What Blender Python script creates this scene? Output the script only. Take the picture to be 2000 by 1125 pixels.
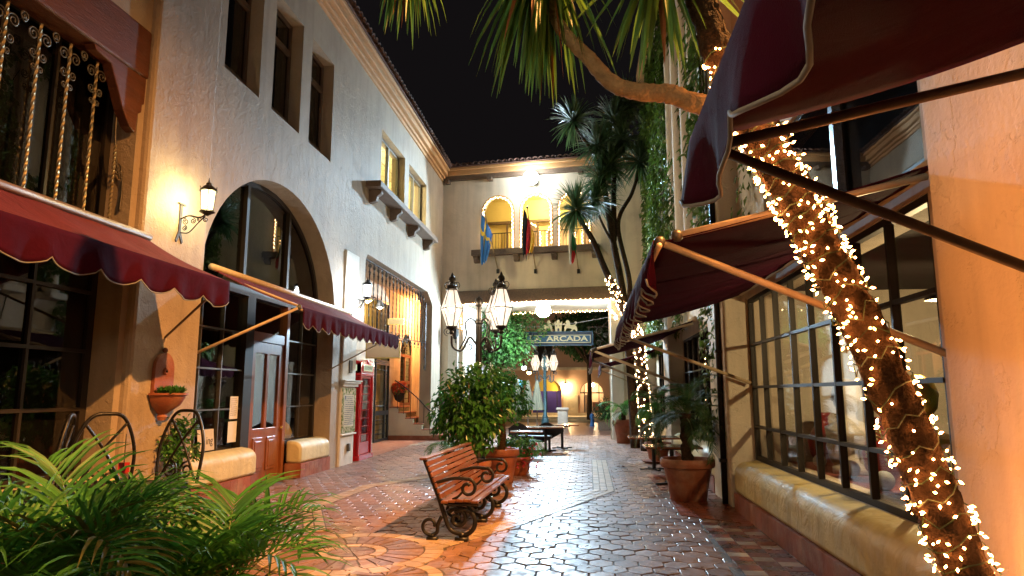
import bpy, bmesh, math, random
from math import sin, cos, pi, radians, sqrt, atan2
from mathutils import Vector, Matrix, noise
from mathutils.geometry import tessellate_polygon

for o in list(bpy.data.objects):
    bpy.data.objects.remove(o)
scene = bpy.context.scene
COL = scene.collection

# ---------------------------------------------------------------- camera
cam_d = bpy.data.cameras.new("camera")
cam = bpy.data.objects.new("camera", cam_d)
COL.objects.link(cam)
cam_d.sensor_width = 36.0
cam_d.lens = 24.0
cam_d.clip_start = 0.05
cam_d.clip_end = 500
cam.location = (0, 0, 1.6)
cam.rotation_euler = (radians(90 + 8.78), 0, radians(6.34))
scene.camera = cam

# ---------------------------------------------------------------- night sky
world = bpy.data.worlds.new("World")
scene.world = world
world.use_nodes = True
wn = world.node_tree
wn.nodes.clear()
sky = wn.nodes.new("ShaderNodeTexSky")
sky.sky_type = 'NISHITA'
sky.sun_disc = False
sky.sun_elevation = radians(-9)
sky.sun_rotation = radians(200)
bg = wn.nodes.new("ShaderNodeBackground")
bg.inputs[1].default_value = 0.06
glow = wn.nodes.new("ShaderNodeBackground")          # even town sky glow
glow.inputs[0].default_value = (0.0075, 0.0062, 0.0068, 1)
glow.inputs[1].default_value = 0.38
ad = wn.nodes.new("ShaderNodeAddShader")
wo = wn.nodes.new("ShaderNodeOutputWorld")
wn.links.new(sky.outputs[0], bg.inputs[0])
wn.links.new(bg.outputs[0], ad.inputs[0])
wn.links.new(glow.outputs[0], ad.inputs[1])
wn.links.new(ad.outputs[0], wo.inputs[0])

# ---------------------------------------------------------------- exposure / render
vs = scene.view_settings
vs.view_transform = 'Standard'
vs.look = 'None'
vs.exposure = 1.0
vs.gamma = 1.0
vs.use_curve_mapping = False
cy = scene.cycles
cy.use_denoising = True
cy.denoiser = 'OPENIMAGEDENOISE'
cy.max_bounces = 5
cy.use_adaptive_sampling = True
cy.adaptive_threshold = 0.03
cy.diffuse_bounces = 2
cy.glossy_bounces = 3
cy.transmission_bounces = 4
cy.transparent_max_bounces = 12
cy.sample_clamp_indirect = 4.0
cy.use_light_tree = True
cy.light_sampling_threshold = 0.03
cy.caustics_reflective = False
cy.caustics_refractive = False

# ---------------------------------------------------------------- helpers
def V(*a):
    return Vector(a)

class MB:
    """collects geometry for one mesh"""
    def __init__(s):
        s.v, s.f = [], []
    def add(s, vs_, fs_):
        b = len(s.v)
        s.v.extend([tuple(p) for p in vs_])
        s.f.extend([tuple(i + b for i in f) for f in fs_])
        return s
    def box(s, x0, x1, y0, y1, z0, z1):
        vs_ = [(x0,y0,z0),(x1,y0,z0),(x1,y1,z0),(x0,y1,z0),(x0,y0,z1),(x1,y0,z1),(x1,y1,z1),(x0,y1,z1)]
        return s.add(vs_, [(0,3,2,1),(4,5,6,7),(0,1,5,4),(1,2,6,5),(2,3,7,6),(3,0,4,7)])
    def bar(s, p, q, w, h, up=(0,0,1)):
        p, q, up = Vector(p), Vector(q), Vector(up)
        d = (q - p).normalized()
        a = d.cross(up)
        if a.length < 1e-5:
            a = d.cross(Vector((1,0,0)))
        a.normalize()
        b = a.cross(d)
        vs_ = []
        for c in (p, q):
            for sa, sb in ((-1,-1),(1,-1),(1,1),(-1,1)):
                vs_.append(c + a*(sa*w/2) + b*(sb*h/2))
        return s.add(vs_, [(0,1,2,3),(7,6,5,4),(0,4,5,1),(1,5,6,2),(2,6,7,3),(3,7,4,0)])
    def tube(s, pts, r, n=8, cap=True):
        pts = [Vector(p) for p in pts]
        m = len(pts)
        rs = r if isinstance(r, (list, tuple)) else [r]*m
        t0 = (pts[1]-pts[0]).normalized()
        a = t0.orthogonal().normalized()
        vs_, fs_ = [], []
        for i in range(m):
            t = (pts[min(i+1,m-1)] - pts[max(i-1,0)])
            t = t.normalized() if t.length > 1e-9 else t0
            a = (a - t*a.dot(t))
            a = a.normalized() if a.length > 1e-6 else t.orthogonal().normalized()
            b = t.cross(a)
            for k in range(n):
                an = 2*pi*k/n
                vs_.append(pts[i] + (a*cos(an) + b*sin(an))*rs[i])
        for i in range(m-1):
            for k in range(n):
                k2 = (k+1) % n
                fs_.append((i*n+k, i*n+k2, (i+1)*n+k2, (i+1)*n+k))
        if cap:
            fs_.append(tuple(range(n-1,-1,-1)))
            fs_.append(tuple((m-1)*n+k for k in range(n)))
        return s.add(vs_, fs_)
    def lathe(s, prof, n=16, c=(0,0,0), closed=True):
        vs_, fs_ = [], []
        for (r, z) in prof:
            for k in range(n):
                an = 2*pi*k/n
                vs_.append((c[0]+r*cos(an), c[1]+r*sin(an), c[2]+z))
        for i in range(len(prof)-1):
            for k in range(n):
                k2 = (k+1) % n
                fs_.append((i*n+k, i*n+k2, (i+1)*n+k2, (i+1)*n+k))
        if closed:
            fs_.append(tuple(range(n-1,-1,-1)))
            m = len(prof)-1
            fs_.append(tuple(m*n+k for k in range(n)))
        return s.add(vs_, fs_)
    def sphere(s, c, r, n=10, m=6, sz=1.0):
        prof = []
        for i in range(m+1):
            t = -pi/2 + pi*i/m
            prof.append((max(1e-4, r*cos(t)), r*sin(t)*sz))
        return s.lathe(prof, n, c)
    def prism(s, outer, fn, d0, d1, holes=()):
        """2D outline with holes, mapped by fn(a,b,d), between depths d0 and d1"""
        loops = [outer] + list(holes)
        flat = [p for l in loops for p in l]
        tris = tessellate_polygon([[Vector((p[0], p[1], 0)) for p in l] for l in loops])
        vs_ = [fn(p[0], p[1], d0) for p in flat] + [fn(p[0], p[1], d1) for p in flat]
        n = len(flat)
        fs_ = [tuple(t) for t in tris] + [tuple(i+n for i in reversed(t)) for t in tris]
        st = 0
        for l in loops:
            m = len(l)
            for i in range(m):
                j = (i+1) % m
                fs_.append((st+i, st+j, st+j+n, st+i+n))
            st += m
        return s.add(vs_, fs_)
    def quad(s, a, b, c, d):
        return s.add([a,b,c,d], [(0,1,2,3)])
    def mesh(s, name):
        me = bpy.data.meshes.new(name)
        me.from_pydata(s.v, [], s.f)
        me.validate()
        me.update()
        return me

def fix_normals(me):
    bm = bmesh.new()
    bm.from_mesh(me)
    bmesh.ops.recalc_face_normals(bm, faces=bm.faces)
    bm.to_mesh(me)
    bm.free()

def obj(name, mb, mat, parent=None, smooth=False, loc=None, bevel=0, fix=True, kind=None, rotz=0):
    me = mb if isinstance(mb, bpy.types.Mesh) else mb.mesh(name)
    if fix and not isinstance(mb, bpy.types.Mesh):
        fix_normals(me)
    if mat is not None and not me.materials:
        me.materials.append(mat)
    if smooth:
        for p in me.polygons:
            p.use_smooth = True
        if smooth != 'all':
            try:
                me.set_sharp_from_angle(angle=radians(40))
            except Exception:
                pass
    o = bpy.data.objects.new(name, me)
    COL.objects.link(o)
    if loc is not None:
        o.location = loc
    if rotz:
        o.rotation_euler[2] = rotz
    if parent is not None:
        o.parent = parent
    if bevel:
        b = o.modifiers.new("edge", 'BEVEL')
        b.width = bevel
        b.segments = 2
        b.limit_method = 'ANGLE'
    if kind:
        o["kind"] = kind
    return o

def tag(o, label, cat, group=None, kind=None):
    o["label"] = label
    if cat:
        o["category"] = cat
    if group:
        o["group"] = group
    if kind:
        o["kind"] = kind
    return o

def thing(name, label, cat, loc=(0,0,0), rotz=0, group=None):
    o = bpy.data.objects.new(name, None)
    COL.objects.link(o)
    o.location = loc
    o.rotation_euler[2] = rotz
    o.empty_display_size = 0.2
    return tag(o, label, cat, group)

def copy_tree(o, parent=None):
    c = o.copy()
    COL.objects.link(c)
    c.parent = parent
    for ch in list(o.children):
        copy_tree(ch, c)
    return c

def text(name, s, size, mat, parent, loc, rot, extrude=0.004, align='CENTER', sx=1.0, bold=0.0):
    cu = bpy.data.curves.new(name, 'FONT')
    cu.body = s
    cu.size = size
    cu.extrude = extrude
    cu.offset = bold
    cu.align_x = align
    cu.align_y = 'CENTER'
    cu.materials.append(mat)
    tmp = bpy.data.objects.new(name + "_outline", cu)
    COL.objects.link(tmp)
    bpy.context.view_layer.update()
    me = bpy.data.meshes.new_from_object(tmp.evaluated_get(bpy.context.evaluated_depsgraph_get()))
    bpy.data.objects.remove(tmp)
    me.name = name
    o = bpy.data.objects.new(name, me)
    COL.objects.link(o)
    o.location = loc
    o.rotation_euler = rot
    o.scale = (sx, 1, 1)
    if parent is not None:
        o.parent = parent
    return o

def scroll(c, r0, r1, a0, a1, fn, n=22):
    """spiral in a 2D plane, mapped to 3D with fn(a, b)"""
    out = []
    for i in range(n+1):
        t = i/n
        r = r0 + (r1-r0)*t
        a = a0 + (a1-a0)*t
        out.append(fn(c[0] + r*cos(a), c[1] + r*sin(a)))
    return out

def bez(pts, n=12):
    """Catmull-Rom through the points"""
    P = [Vector(p) for p in pts]
    P = [P[0]*2-P[1]] + P + [P[-1]*2-P[-2]]
    out = []
    for i in range(1, len(P)-2):
        for k in range(n):
            t = k/n
            a, b, c, d = P[i-1], P[i], P[i+1], P[i+2]
            out.append(0.5*((2*b) + (c-a)*t + (2*a-5*b+4*c-d)*t*t + (3*b-a-3*c+d)*t**3))
    out.append(P[-2])
    return out

def point_light(name, loc, power, color, radius=0.06, parent=None):
    l = bpy.data.lights.new(name, 'POINT')
    l.energy = power
    l.color = color
    l.shadow_soft_size = radius
    o = bpy.data.objects.new(name, l)
    COL.objects.link(o)
    o.location = loc
    if parent is not None:
        o.parent = parent
    return o

# ---------------------------------------------------------------- materials
MATS = {}
def nodemat(name):
    m = bpy.data.materials.new(name)
    m.use_nodes = True
    nt = m.node_tree
    for n in list(nt.nodes):
        nt.nodes.remove(n)
    out = nt.nodes.new("ShaderNodeOutputMaterial")
    return m, nt, out

def N(nt, kind, **kw):
    n = nt.nodes.new(kind)
    for k, v in kw.items():
        if k in n.inputs:
            n.inputs[k].default_value = v
        else:
            setattr(n, k, v)
    return n

def mat(name, col, rough=0.6, metal=0.0, var=0.12, vscale=3.0, bump=0.0, bscale=30.0, island=0.0, col2=None, c2scale=1.2,
        c2cut=(0.45, 0.65), rvar=0.0, trans=0.0, sheen=0.0, spec=0.5, coat=0.0, bump2=0.0, b2scale=5.0, distort=0.0, obj_coords=False, grain=None, bdist=0.02, plateau=0.0, pscale=2.2, streak=0.0):
    """principled surface: colour broken up by noise, optional second colour in patches, relief"""
    if name in MATS:
        return MATS[name]
    m, nt, out = nodemat(name)
    L = nt.links
    p = N(nt, "ShaderNodeBsdfPrincipled")
    p.inputs["Metallic"].default_value = metal
    p.inputs["Roughness"].default_value = rough
    p.inputs["Specular IOR Level"].default_value = spec
    p.inputs["Coat Weight"].default_value = coat
    p.inputs["Sheen Weight"].default_value = sheen
    if obj_coords:
        pos = N(nt, "ShaderNodeTexCoord").outputs["Object"]
    else:
        pos = N(nt, "ShaderNodeNewGeometry").outputs["Position"]
    if grain:
        mp = N(nt, "ShaderNodeMapping")
        mp.inputs["Scale"].default_value = grain
        L.new(pos, mp.inputs[0])
        pos = mp.outputs[0]
    nz = N(nt, "ShaderNodeTexNoise")
    nz.inputs["Scale"].default_value = vscale
    nz.inputs["Detail"].default_value = 6
    nz.inputs["Roughness"].default_value = 0.65
    nz.inputs["Distortion"].default_value = distort
    L.new(pos, nz.inputs["Vector"])
    base = N(nt, "ShaderNodeRGB")
    base.outputs[0].default_value = (*col, 1)
    c = base.outputs[0]
    if col2 is not None:
        n2 = N(nt, "ShaderNodeTexNoise")
        n2.inputs["Scale"].default_value = c2scale
        n2.inputs["Detail"].default_value = 5
        L.new(pos, n2.inputs["Vector"])
        rmp = N(nt, "ShaderNodeMapRange")
        rmp.inputs[1].default_value, rmp.inputs[2].default_value = c2cut
        L.new(n2.outputs[0], rmp.inputs[0])
        mx = N(nt, "ShaderNodeMix", data_type='RGBA')
        L.new(rmp.outputs[0], mx.inputs[0])
        L.new(c, mx.inputs[6])
        mx.inputs[7].default_value = (*col2, 1)
        c = mx.outputs[2]
    mr = N(nt, "ShaderNodeMapRange")
    mr.inputs[1].default_value, mr.inputs[2].default_value = 0.25, 0.75
    mr.inputs[3].default_value, mr.inputs[4].default_value = 1-var, 1+var
    L.new(nz.outputs[0], mr.inputs[0])
    val = mr.outputs[0]
    if island:
        g = N(nt, "ShaderNodeNewGeometry")
        oi = N(nt, "ShaderNodeObjectInfo")
        a = N(nt, "ShaderNodeMath", operation='ADD')
        L.new(g.outputs["Random Per Island"], a.inputs[0])
        L.new(oi.outputs["Random"], a.inputs[1])
        fr = N(nt, "ShaderNodeMath", operation='FRACT')
        L.new(a.outputs[0], fr.inputs[0])
        ir = N(nt, "ShaderNodeMapRange")
        ir.inputs[3].default_value, ir.inputs[4].default_value = 1-island, 1+island
        L.new(fr.outputs[0], ir.inputs[0])
        mm = N(nt, "ShaderNodeMath", operation='MULTIPLY')
        L.new(val, mm.inputs[0])
        L.new(ir.outputs[0], mm.inputs[1])
        val = mm.outputs[0]
    if streak:
        # rain streaks and grime that run down the face
        mps = N(nt, "ShaderNodeMapping")
        mps.inputs["Scale"].default_value = (5.0, 5.0, 0.45)
        L.new(pos, mps.inputs[0])
        ns = N(nt, "ShaderNodeTexNoise")
        ns.inputs["Scale"].default_value = 1.0
        ns.inputs["Detail"].default_value = 5
        L.new(mps.outputs[0], ns.inputs["Vector"])
        sr = N(nt, "ShaderNodeMapRange")
        sr.inputs[1].default_value, sr.inputs[2].default_value = 0.30, 0.55
        sr.inputs[3].default_value, sr.inputs[4].default_value = 1-streak, 1.0
        L.new(ns.outputs[0], sr.inputs[0])
        ms = N(nt, "ShaderNodeMath", operation='MULTIPLY')
        L.new(val, ms.inputs[0])
        L.new(sr.outputs[0], ms.inputs[1])
        val = ms.outputs[0]
    hv = N(nt, "ShaderNodeHueSaturation")
    L.new(val, hv.inputs["Value"])
    L.new(c, hv.inputs["Color"])
    L.new(hv.outputs[0], p.inputs["Base Color"])
    if rvar:
        rr = N(nt, "ShaderNodeMapRange")
        rr.inputs[1].default_value, rr.inputs[2].default_value = 0.3, 0.7
        rr.inputs[3].default_value, rr.inputs[4].default_value = max(0.03, rough-rvar), min(1, rough+rvar)
        n3 = N(nt, "ShaderNodeTexNoise")
        n3.inputs["Scale"].default_value = vscale*1.7
        n3.inputs["Detail"].default_value = 4
        L.new(pos, n3.inputs["Vector"])
        L.new(n3.outputs[0], rr.inputs[0])
        L.new(rr.outputs[0], p.inputs["Roughness"])
    nrm = None
    if bump:
        nb = N(nt, "ShaderNodeTexNoise")
        nb.inputs["Scale"].default_value = bscale
        nb.inputs["Detail"].default_value = 5
        nb.inputs["Distortion"].default_value = distort
        L.new(pos, nb.inputs["Vector"])
        b = N(nt, "ShaderNodeBump")
        b.inputs["Strength"].default_value = bump
        b.inputs["Distance"].default_value = bdist
        L.new(nb.outputs[0], b.inputs["Height"])
        nrm = b.outputs[0]
    if bump2:
        nb = N(nt, "ShaderNodeTexNoise")
        nb.inputs["Scale"].default_value = b2scale
        nb.inputs["Detail"].default_value = 3
        nb.inputs["Distortion"].default_value = 1.5
        L.new(pos, nb.inputs["Vector"])
        b = N(nt, "ShaderNodeBump")
        b.inputs["Strength"].default_value = bump2
        b.inputs["Distance"].default_value = 0.08
        L.new(nb.outputs[0], b.inputs["Height"])
        if nrm is not None:
            L.new(nrm, b.inputs["Normal"])
        nrm = b.outputs[0]
    if plateau:
        # skip-trowel plaster: ragged-edged patches standing a little proud
        nb = N(nt, "ShaderNodeTexNoise")
        nb.inputs["Scale"].default_value = pscale
        nb.inputs["Detail"].default_value = 7
        nb.inputs["Roughness"].default_value = 0.62
        L.new(pos, nb.inputs["Vector"])
        st_ = N(nt, "ShaderNodeMapRange")
        st_.inputs[1].default_value, st_.inputs[2].default_value = 0.53, 0.56
        L.new(nb.outputs[0], st_.inputs[0])
        b = N(nt, "ShaderNodeBump")
        b.inputs["Strength"].default_value = plateau
        b.inputs["Distance"].default_value = 0.012
        L.new(st_.outputs[0], b.inputs["Height"])
        if nrm is not None:
            L.new(nrm, b.inputs["Normal"])
        nrm = b.outputs[0]
    if nrm is not None:
        L.new(nrm, p.inputs["Normal"])
    sh = p.outputs[0]
    if trans:
        t = N(nt, "ShaderNodeBsdfTranslucent")
        L.new(hv.outputs[0], t.inputs[0])
        mxs = N(nt, "ShaderNodeMixShader")
        mxs.inputs[0].default_value = trans
        L.new(sh, mxs.inputs[1])
        L.new(t.outputs[0], mxs.inputs[2])
        sh = mxs.outputs[0]
    L.new(sh, out.inputs[0])
    MATS[name] = m
    return m

def emis(name, col, strength):
    if name in MATS:
        return MATS[name]
    m, nt, out = nodemat(name)
    e = N(nt, "ShaderNodeEmission")
    e.inputs[0].default_value = (*col, 1)
    e.inputs[1].default_value = strength
    nt.links.new(e.outputs[0], out.inputs[0])
    MATS[name] = m
    return m

def glass(name, tint=(1,1,1), refl=0.06, rough=0.0, ripple=0.0):
    """window pane: mostly clear, fresnel reflections"""
    m, nt, out = nodemat(name)
    L = nt.links
    t = N(nt, "ShaderNodeBsdfTransparent")
    t.inputs[0].default_value = (*tint, 1)
    g = N(nt, "ShaderNodeBsdfGlossy")
    g.inputs["Roughness"].default_value = rough
    lw = N(nt, "ShaderNodeFresnel")
    bf = N(nt, "ShaderNodeNewGeometry")
    io = N(nt, "ShaderNodeMapRange")
    io.inputs[3].default_value, io.inputs[4].default_value = 1.5, 1/1.5      # same index seen from either face of the sheet
    L.new(bf.outputs["Backfacing"], io.inputs[0])
    L.new(io.outputs[0], lw.inputs[0])
    a = N(nt, "ShaderNodeMath", operation='ADD')
    a.inputs[1].default_value = refl
    a.use_clamp = True
    L.new(lw.outputs[0], a.inputs[0])
    mx = N(nt, "ShaderNodeMixShader")
    L.new(a.outputs[0], mx.inputs[0])
    L.new(t.outputs[0], mx.inputs[1])
    L.new(g.outputs[0], mx.inputs[2])
    if ripple:
        nb = N(nt, "ShaderNodeTexNoise")
        nb.inputs["Scale"].default_value = 2.5
        geo = N(nt, "ShaderNodeNewGeometry")
        L.new(geo.outputs["Position"], nb.inputs["Vector"])
        b = N(nt, "ShaderNodeBump")
        b.inputs["Strength"].default_value = ripple
        b.inputs["Distance"].default_value = 0.02
        L.new(nb.outputs[0], b.inputs["Height"])
        L.new(b.outputs[0], g.inputs["Normal"])
    L.new(mx.outputs[0], out.inputs[0])
    MATS[name] = m
    return m

def lantern_glass(name, col, strength):
    """seeded lantern pane lit by its lamp: part clear, part glowing"""
    m, nt, out = nodemat(name)
    L = nt.links
    t = N(nt, "ShaderNodeBsdfTransparent")
    e = N(nt, "ShaderNodeEmission")
    e.inputs[0].default_value = (*col, 1)
    e.inputs[1].default_value = strength
    mx = N(nt, "ShaderNodeMixShader")
    mx.inputs[0].default_value = 0.55
    L.new(t.outputs[0], mx.inputs[1])
    L.new(e.outputs[0], mx.inputs[2])
    L.new(mx.outputs[0], out.inputs[0])
    m.cycles.emission_sampling = 'NONE'
    MATS[name] = m
    return m

STUCCO = mat("trowelled_plaster", (0.385, 0.315, 0.235), 0.62, streak=0.16, var=0.10, vscale=1.6, bump=0.3, bscale=30, bump2=0.14, b2scale=4.0, plateau=0.35, pscale=3.5, col2=(0.33,0.26,0.19), c2scale=0.9, c2cut=(0.5,0.75), distort=0.5)
STUCCO_F = mat("facade_plaster", (0.66, 0.55, 0.41), 0.8, streak=0.15, var=0.08, vscale=1.1, bump=0.25, bscale=18, bump2=0.15, b2scale=3, col2=(0.45,0.36,0.26), c2scale=0.6, c2cut=(0.5,0.75))
STUCCO_W = mat("white_plaster", (0.70, 0.67, 0.60), 0.7, streak=0.15, var=0.07, vscale=2, bump=0.3, bscale=15, bump2=0.2)
STUCCO_O = mat("rough_plaster", (0.70, 0.62, 0.50), 0.75, streak=0.12, var=0.08, vscale=1.5, bump=0.3, bscale=30, bump2=0.2, b2scale=1.7, distort=0.3, plateau=0.5, pscale=2.4)
SILL_Y = mat("yellow_painted_plaster", (0.62, 0.49, 0.20), 0.5, streak=0.22, var=0.12, vscale=2.2, bump=0.25, bscale=12, bump2=0.25, b2scale=4, rvar=0.1)
SILL_C = mat("cream_painted_plaster", (0.66, 0.60, 0.36), 0.52, streak=0.2, var=0.08, vscale=2.2, bump=0.2, bscale=12, bump2=0.2, b2scale=4, rvar=0.1)
TERRA = mat("terracotta", (0.28, 0.085, 0.04), 0.6, var=0.28, vscale=5, bump=0.25, bscale=40, island=0.15, rvar=0.12, col2=(0.36,0.19,0.12), c2scale=2.6, c2cut=(0.52,0.7))
TILE_R = mat("red_quarry_tile", (0.23, 0.06, 0.028), 0.35, var=0.2, vscale=5, bump=0.2, bscale=30, island=0.3, rvar=0.12)
PAVER = mat("wet_clay_paver", (0.25, 0.14, 0.10), 0.44, var=0.28, vscale=6, bump=0.4, bscale=30, bdist=0.004, island=0.28, rvar=0.2, col2=(0.16,0.095,0.075), c2scale=0.9)
PAVER_C = mat("pale_band_paver", (0.42, 0.30, 0.20), 0.42, var=0.2, vscale=7, bump=0.3, bscale=26, bdist=0.004, island=0.18, rvar=0.12)
PAVER_D = mat("dark_brick_paver", (0.12, 0.06, 0.045), 0.30, var=0.25, vscale=7, bump=0.3, bscale=26, bdist=0.004, island=0.2, rvar=0.12)
GROUT = mat("grout", (0.10, 0.08, 0.06), 0.75, var=0.3, vscale=9, bump=0.4, bscale=60)
WOOD_B = mat("stained_beam_wood", (0.105, 0.034, 0.014), 0.42, var=0.35, vscale=3, bump=0.35, bscale=14, grain=(6,0.7,6), bump2=0.1)
WOOD_T = mat("weathered_timber", (0.13, 0.085, 0.055), 0.65, var=0.35, vscale=4, bump=0.4, bscale=16, grain=(5,1,5))
WOOD_D = mat("varnished_door_wood", (0.26, 0.085, 0.028), 0.32, var=0.3, vscale=5, bump=0.1, bscale=8, bdist=0.003, grain=(6,6,0.6))
WOOD_S = mat("varnished_slat", (0.19, 0.068, 0.026), 0.33, var=0.22, vscale=5, grain=(6,0.7,6), island=0.25)
IRON = mat("black_iron", (0.018, 0.017, 0.016), 0.38, metal=0.4, var=0.3, vscale=20, bump=0.15, bscale=60)
IRON_G = mat("grey_iron", (0.10, 0.09, 0.075), 0.45, metal=0.6, var=0.3, vscale=20, bump=0.15, bscale=60)
BRONZE = mat("dark_bronze_frame", (0.022, 0.017, 0.013), 0.55, metal=0.0, spec=0.3, var=0.2)
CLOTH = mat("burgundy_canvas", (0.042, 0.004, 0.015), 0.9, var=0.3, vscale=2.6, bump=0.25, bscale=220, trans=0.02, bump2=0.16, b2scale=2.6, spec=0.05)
CLOTH_T = mat("paler_red_canvas", (0.12, 0.022, 0.024), 0.9, var=0.25, vscale=3, bump=0.2, bscale=220, bump2=0.25, b2scale=5, spec=0.1, grain=(1,3,1))  # paler red than the valance cloth, for the left awning tops
PIPING = mat("grey_piping", (0.24, 0.23, 0.21), 0.7)
ARM_P = mat("cream_awning_arm", (0.50, 0.38, 0.24), 0.4, var=0.2, vscale=12)
ARM_D = mat("brown_awning_arm", (0.17, 0.105, 0.065), 0.45, var=0.25, vscale=12)
ROOF_T = mat("clay_roof_tile", (0.10, 0.05, 0.035), 0.8, var=0.3, vscale=4, island=0.3, bump=0.3)
CORN = mat("cornice_paint", (0.50, 0.27, 0.11), 0.6, var=0.12, vscale=2, bump=0.2)
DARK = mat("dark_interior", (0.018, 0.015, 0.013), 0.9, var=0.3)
PHONE = mat("red_gloss_paint", (0.46, 0.010, 0.014), 0.22, var=0.08, vscale=5, bump=0.05, bscale=30, coat=0.4)
WHITE = mat("white_paint", (0.75, 0.73, 0.68), 0.5, var=0.06)
PAPER = mat("paper", (0.72, 0.70, 0.64), 0.8, var=0.05)
INK = mat("ink", (0.03, 0.03, 0.035), 0.7)
BARK = mat("rough_bark", (0.050, 0.030, 0.017), 0.9, var=0.6, vscale=22, bump=1.0, bscale=48, bump2=0.5, b2scale=22, spec=0.2)
BARK_L = mat("pale_bark", (0.32, 0.22, 0.11), 0.85, var=0.45, vscale=16, bump=1.0, bscale=40, grain=(1,1,1))
LEAF_F = mat("ficus_leaf", (0.045, 0.17, 0.03), 0.32, var=0.25, vscale=3, island=0.45, trans=0.25)
LEAF_B = mat("bright_leaf", (0.07, 0.19, 0.04), 0.4, var=0.25, vscale=2, island=0.45, trans=0.3)
LEAF_P = mat("palm_leaf", (0.055, 0.21, 0.03), 0.5, var=0.25, vscale=4, island=0.4, trans=0.3)
LEAF_D = mat("dark_palm_leaf", (0.03, 0.08, 0.018), 0.65, var=0.25, vscale=4, island=0.4, trans=0.2)
LEAF_C = mat("sword_leaf", (0.085, 0.17, 0.03), 0.42, var=0.3, vscale=6, island=0.4, trans=0.5)
LEAF_CD = mat("grey_green_sword_leaf", (0.06, 0.11, 0.035), 0.45, var=0.3, vscale=6, island=0.4, trans=0.2)
LEAF_I = mat("ivy_leaf", (0.10, 0.17, 0.025), 0.45, var=0.3, vscale=3, island=0.5, trans=0.3)
DEADLEAF = mat("brown_leaf_tip", (0.22, 0.08, 0.02), 0.7, var=0.3)
STALK = mat("green_stalk", (0.10, 0.14, 0.03), 0.5, var=0.2)
PETAL_R = mat("red_petal", (0.45, 0.02, 0.03), 0.6, island=0.3, trans=0.2)
PETAL_O = mat("coral_petal", (0.60, 0.09, 0.035), 0.6, island=0.3, trans=0.2)
SOIL = mat("soil", (0.03, 0.02, 0.013), 0.95, var=0.4, vscale=20, bump=0.6, bscale=40)
GLASS = glass("window_glass", (0.95,0.96,0.95), 0.01, 0.0, 0.01)
GLASS_D = glass("dark_window_glass", (0.6,0.6,0.6), 0.03, 0.0, 0.012)
BULB_W = emis("warm_fairy_bulb", (1.0, 0.33, 0.08), 40.0)
BULB_F = emis("far_fairy_bulb", (1.0, 0.60, 0.28), 26.0)
BULB_F.cycles.emission_sampling = 'NONE'
# ================================================================= GROUND
rnd = random.Random(7)
g = MB(); g.quad((-150,-60,-0.06),(150,-60,-0.06),(150,220,-0.06),(-150,220,-0.06))
tag(obj('ground', g, GROUT, fix=False), 'dark ground beyond and below the paved walk', None, kind='structure')
pav = obj('pavement', MB().box(-7.2,3.2,-5,39.0,-0.05,-0.012), GROUT, kind='structure')
tag(pav, 'wet paseo pavement of hexagonal clay pavers between the shops', None, kind='structure')

HW, HR = 0.235, 0.235          # hexagon width and row pitch
def in_view(x, y, m=0.04):
    f = Vector((-sin(radians(6.34)), cos(radians(6.34)), 0)); r = Vector((f.y, -f.x, 0))
    d = Vector((x, y, -1.6)); p = radians(8.78)
    c = d.dot(f)*cos(p) + d.z*sin(p)
    if c <= 0.1: return None
    u = 0.5 + d.dot(r)/c*(24/36); v = 0.5 - (-d.dot(f)*sin(p)+d.z*cos(p))/c*(24/36)*16/9
    return (u, v) if -m < u < 1+m and -m < v < 1+m else None
def hex_mesh(jit=0.0):
    L = HR*4/3; w = HW/2-0.006; l = L/2-0.008
    pts = [(w,-l/2),(w,l/2),(0,l),(-w,l/2),(-w,-l/2),(0,-l)]
    def ring(k, z): return [(p[0]*k+0, p[1]*k, z) for p in pts]
    a, b, c = ring(0.95, 0.0), ring(1.0,-0.004), ring(1.0,-0.013)
    f = [(0,1,2,3,4,5)]
    for i in range(6):
        j = (i+1) % 6
        f += [(6+i,6+j,j,i), (12+i,12+j,6+j,6+i)]
    return a+b+c, f
HV, HF = hex_mesh()
MED = (-2.43, 7.06)
def blocked(x, y):
    return (x-MED[0])**2 + (y-MED[1])**2 < 0.80**2
cells = []
row = 0
y = 2.2
while y < 27:
    x = -5.55 + (HW/2 if row % 2 else 0)
    while x < 2.02:
        if in_view(x, y) and not blocked(x, y) and not (x > 1.45 and y < 9.9 and y > 4.2 and False):
            cells.append((x, y))
        x += HW
    y += HR; row += 1
cells.sort(key=lambda c: c[1])
sep, rest = [], []
for c in cells:
    iv = in_view(*c, m=-0.002)
    hid = iv is None or (c[0] < -3.3 and c[1] < 8.2)        # covered by the palm fronds in front
    (sep if (not hid and len(sep) < 300) else rest).append(c)
hm = bpy.data.meshes.new('hex_paver'); hm.from_pydata(HV, [], HF); hm.materials.append(PAVER)
def jz(): return rnd.gauss(0, 0.0022)
for (x, y) in sep:
    o = bpy.data.objects.new('hex_paver', hm); COL.objects.link(o)
    o.location = (x, y, jz()); o.parent = pav
    o.rotation_euler = (rnd.gauss(0,0.016), rnd.gauss(0,0.016), rnd.gauss(0,0.02))
mb = MB()
for (x, y) in rest:
    z = jz(); rx = rnd.gauss(0,0.012); ry = rnd.gauss(0,0.012)
    mb.add([(p[0]+x, p[1]+y, p[2]+z+p[1]*rx-p[0]*ry) for p in HV], HF)
obj('hex_paver_field', mb, PAVER, pav, fix=False, kind='stuff')
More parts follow.
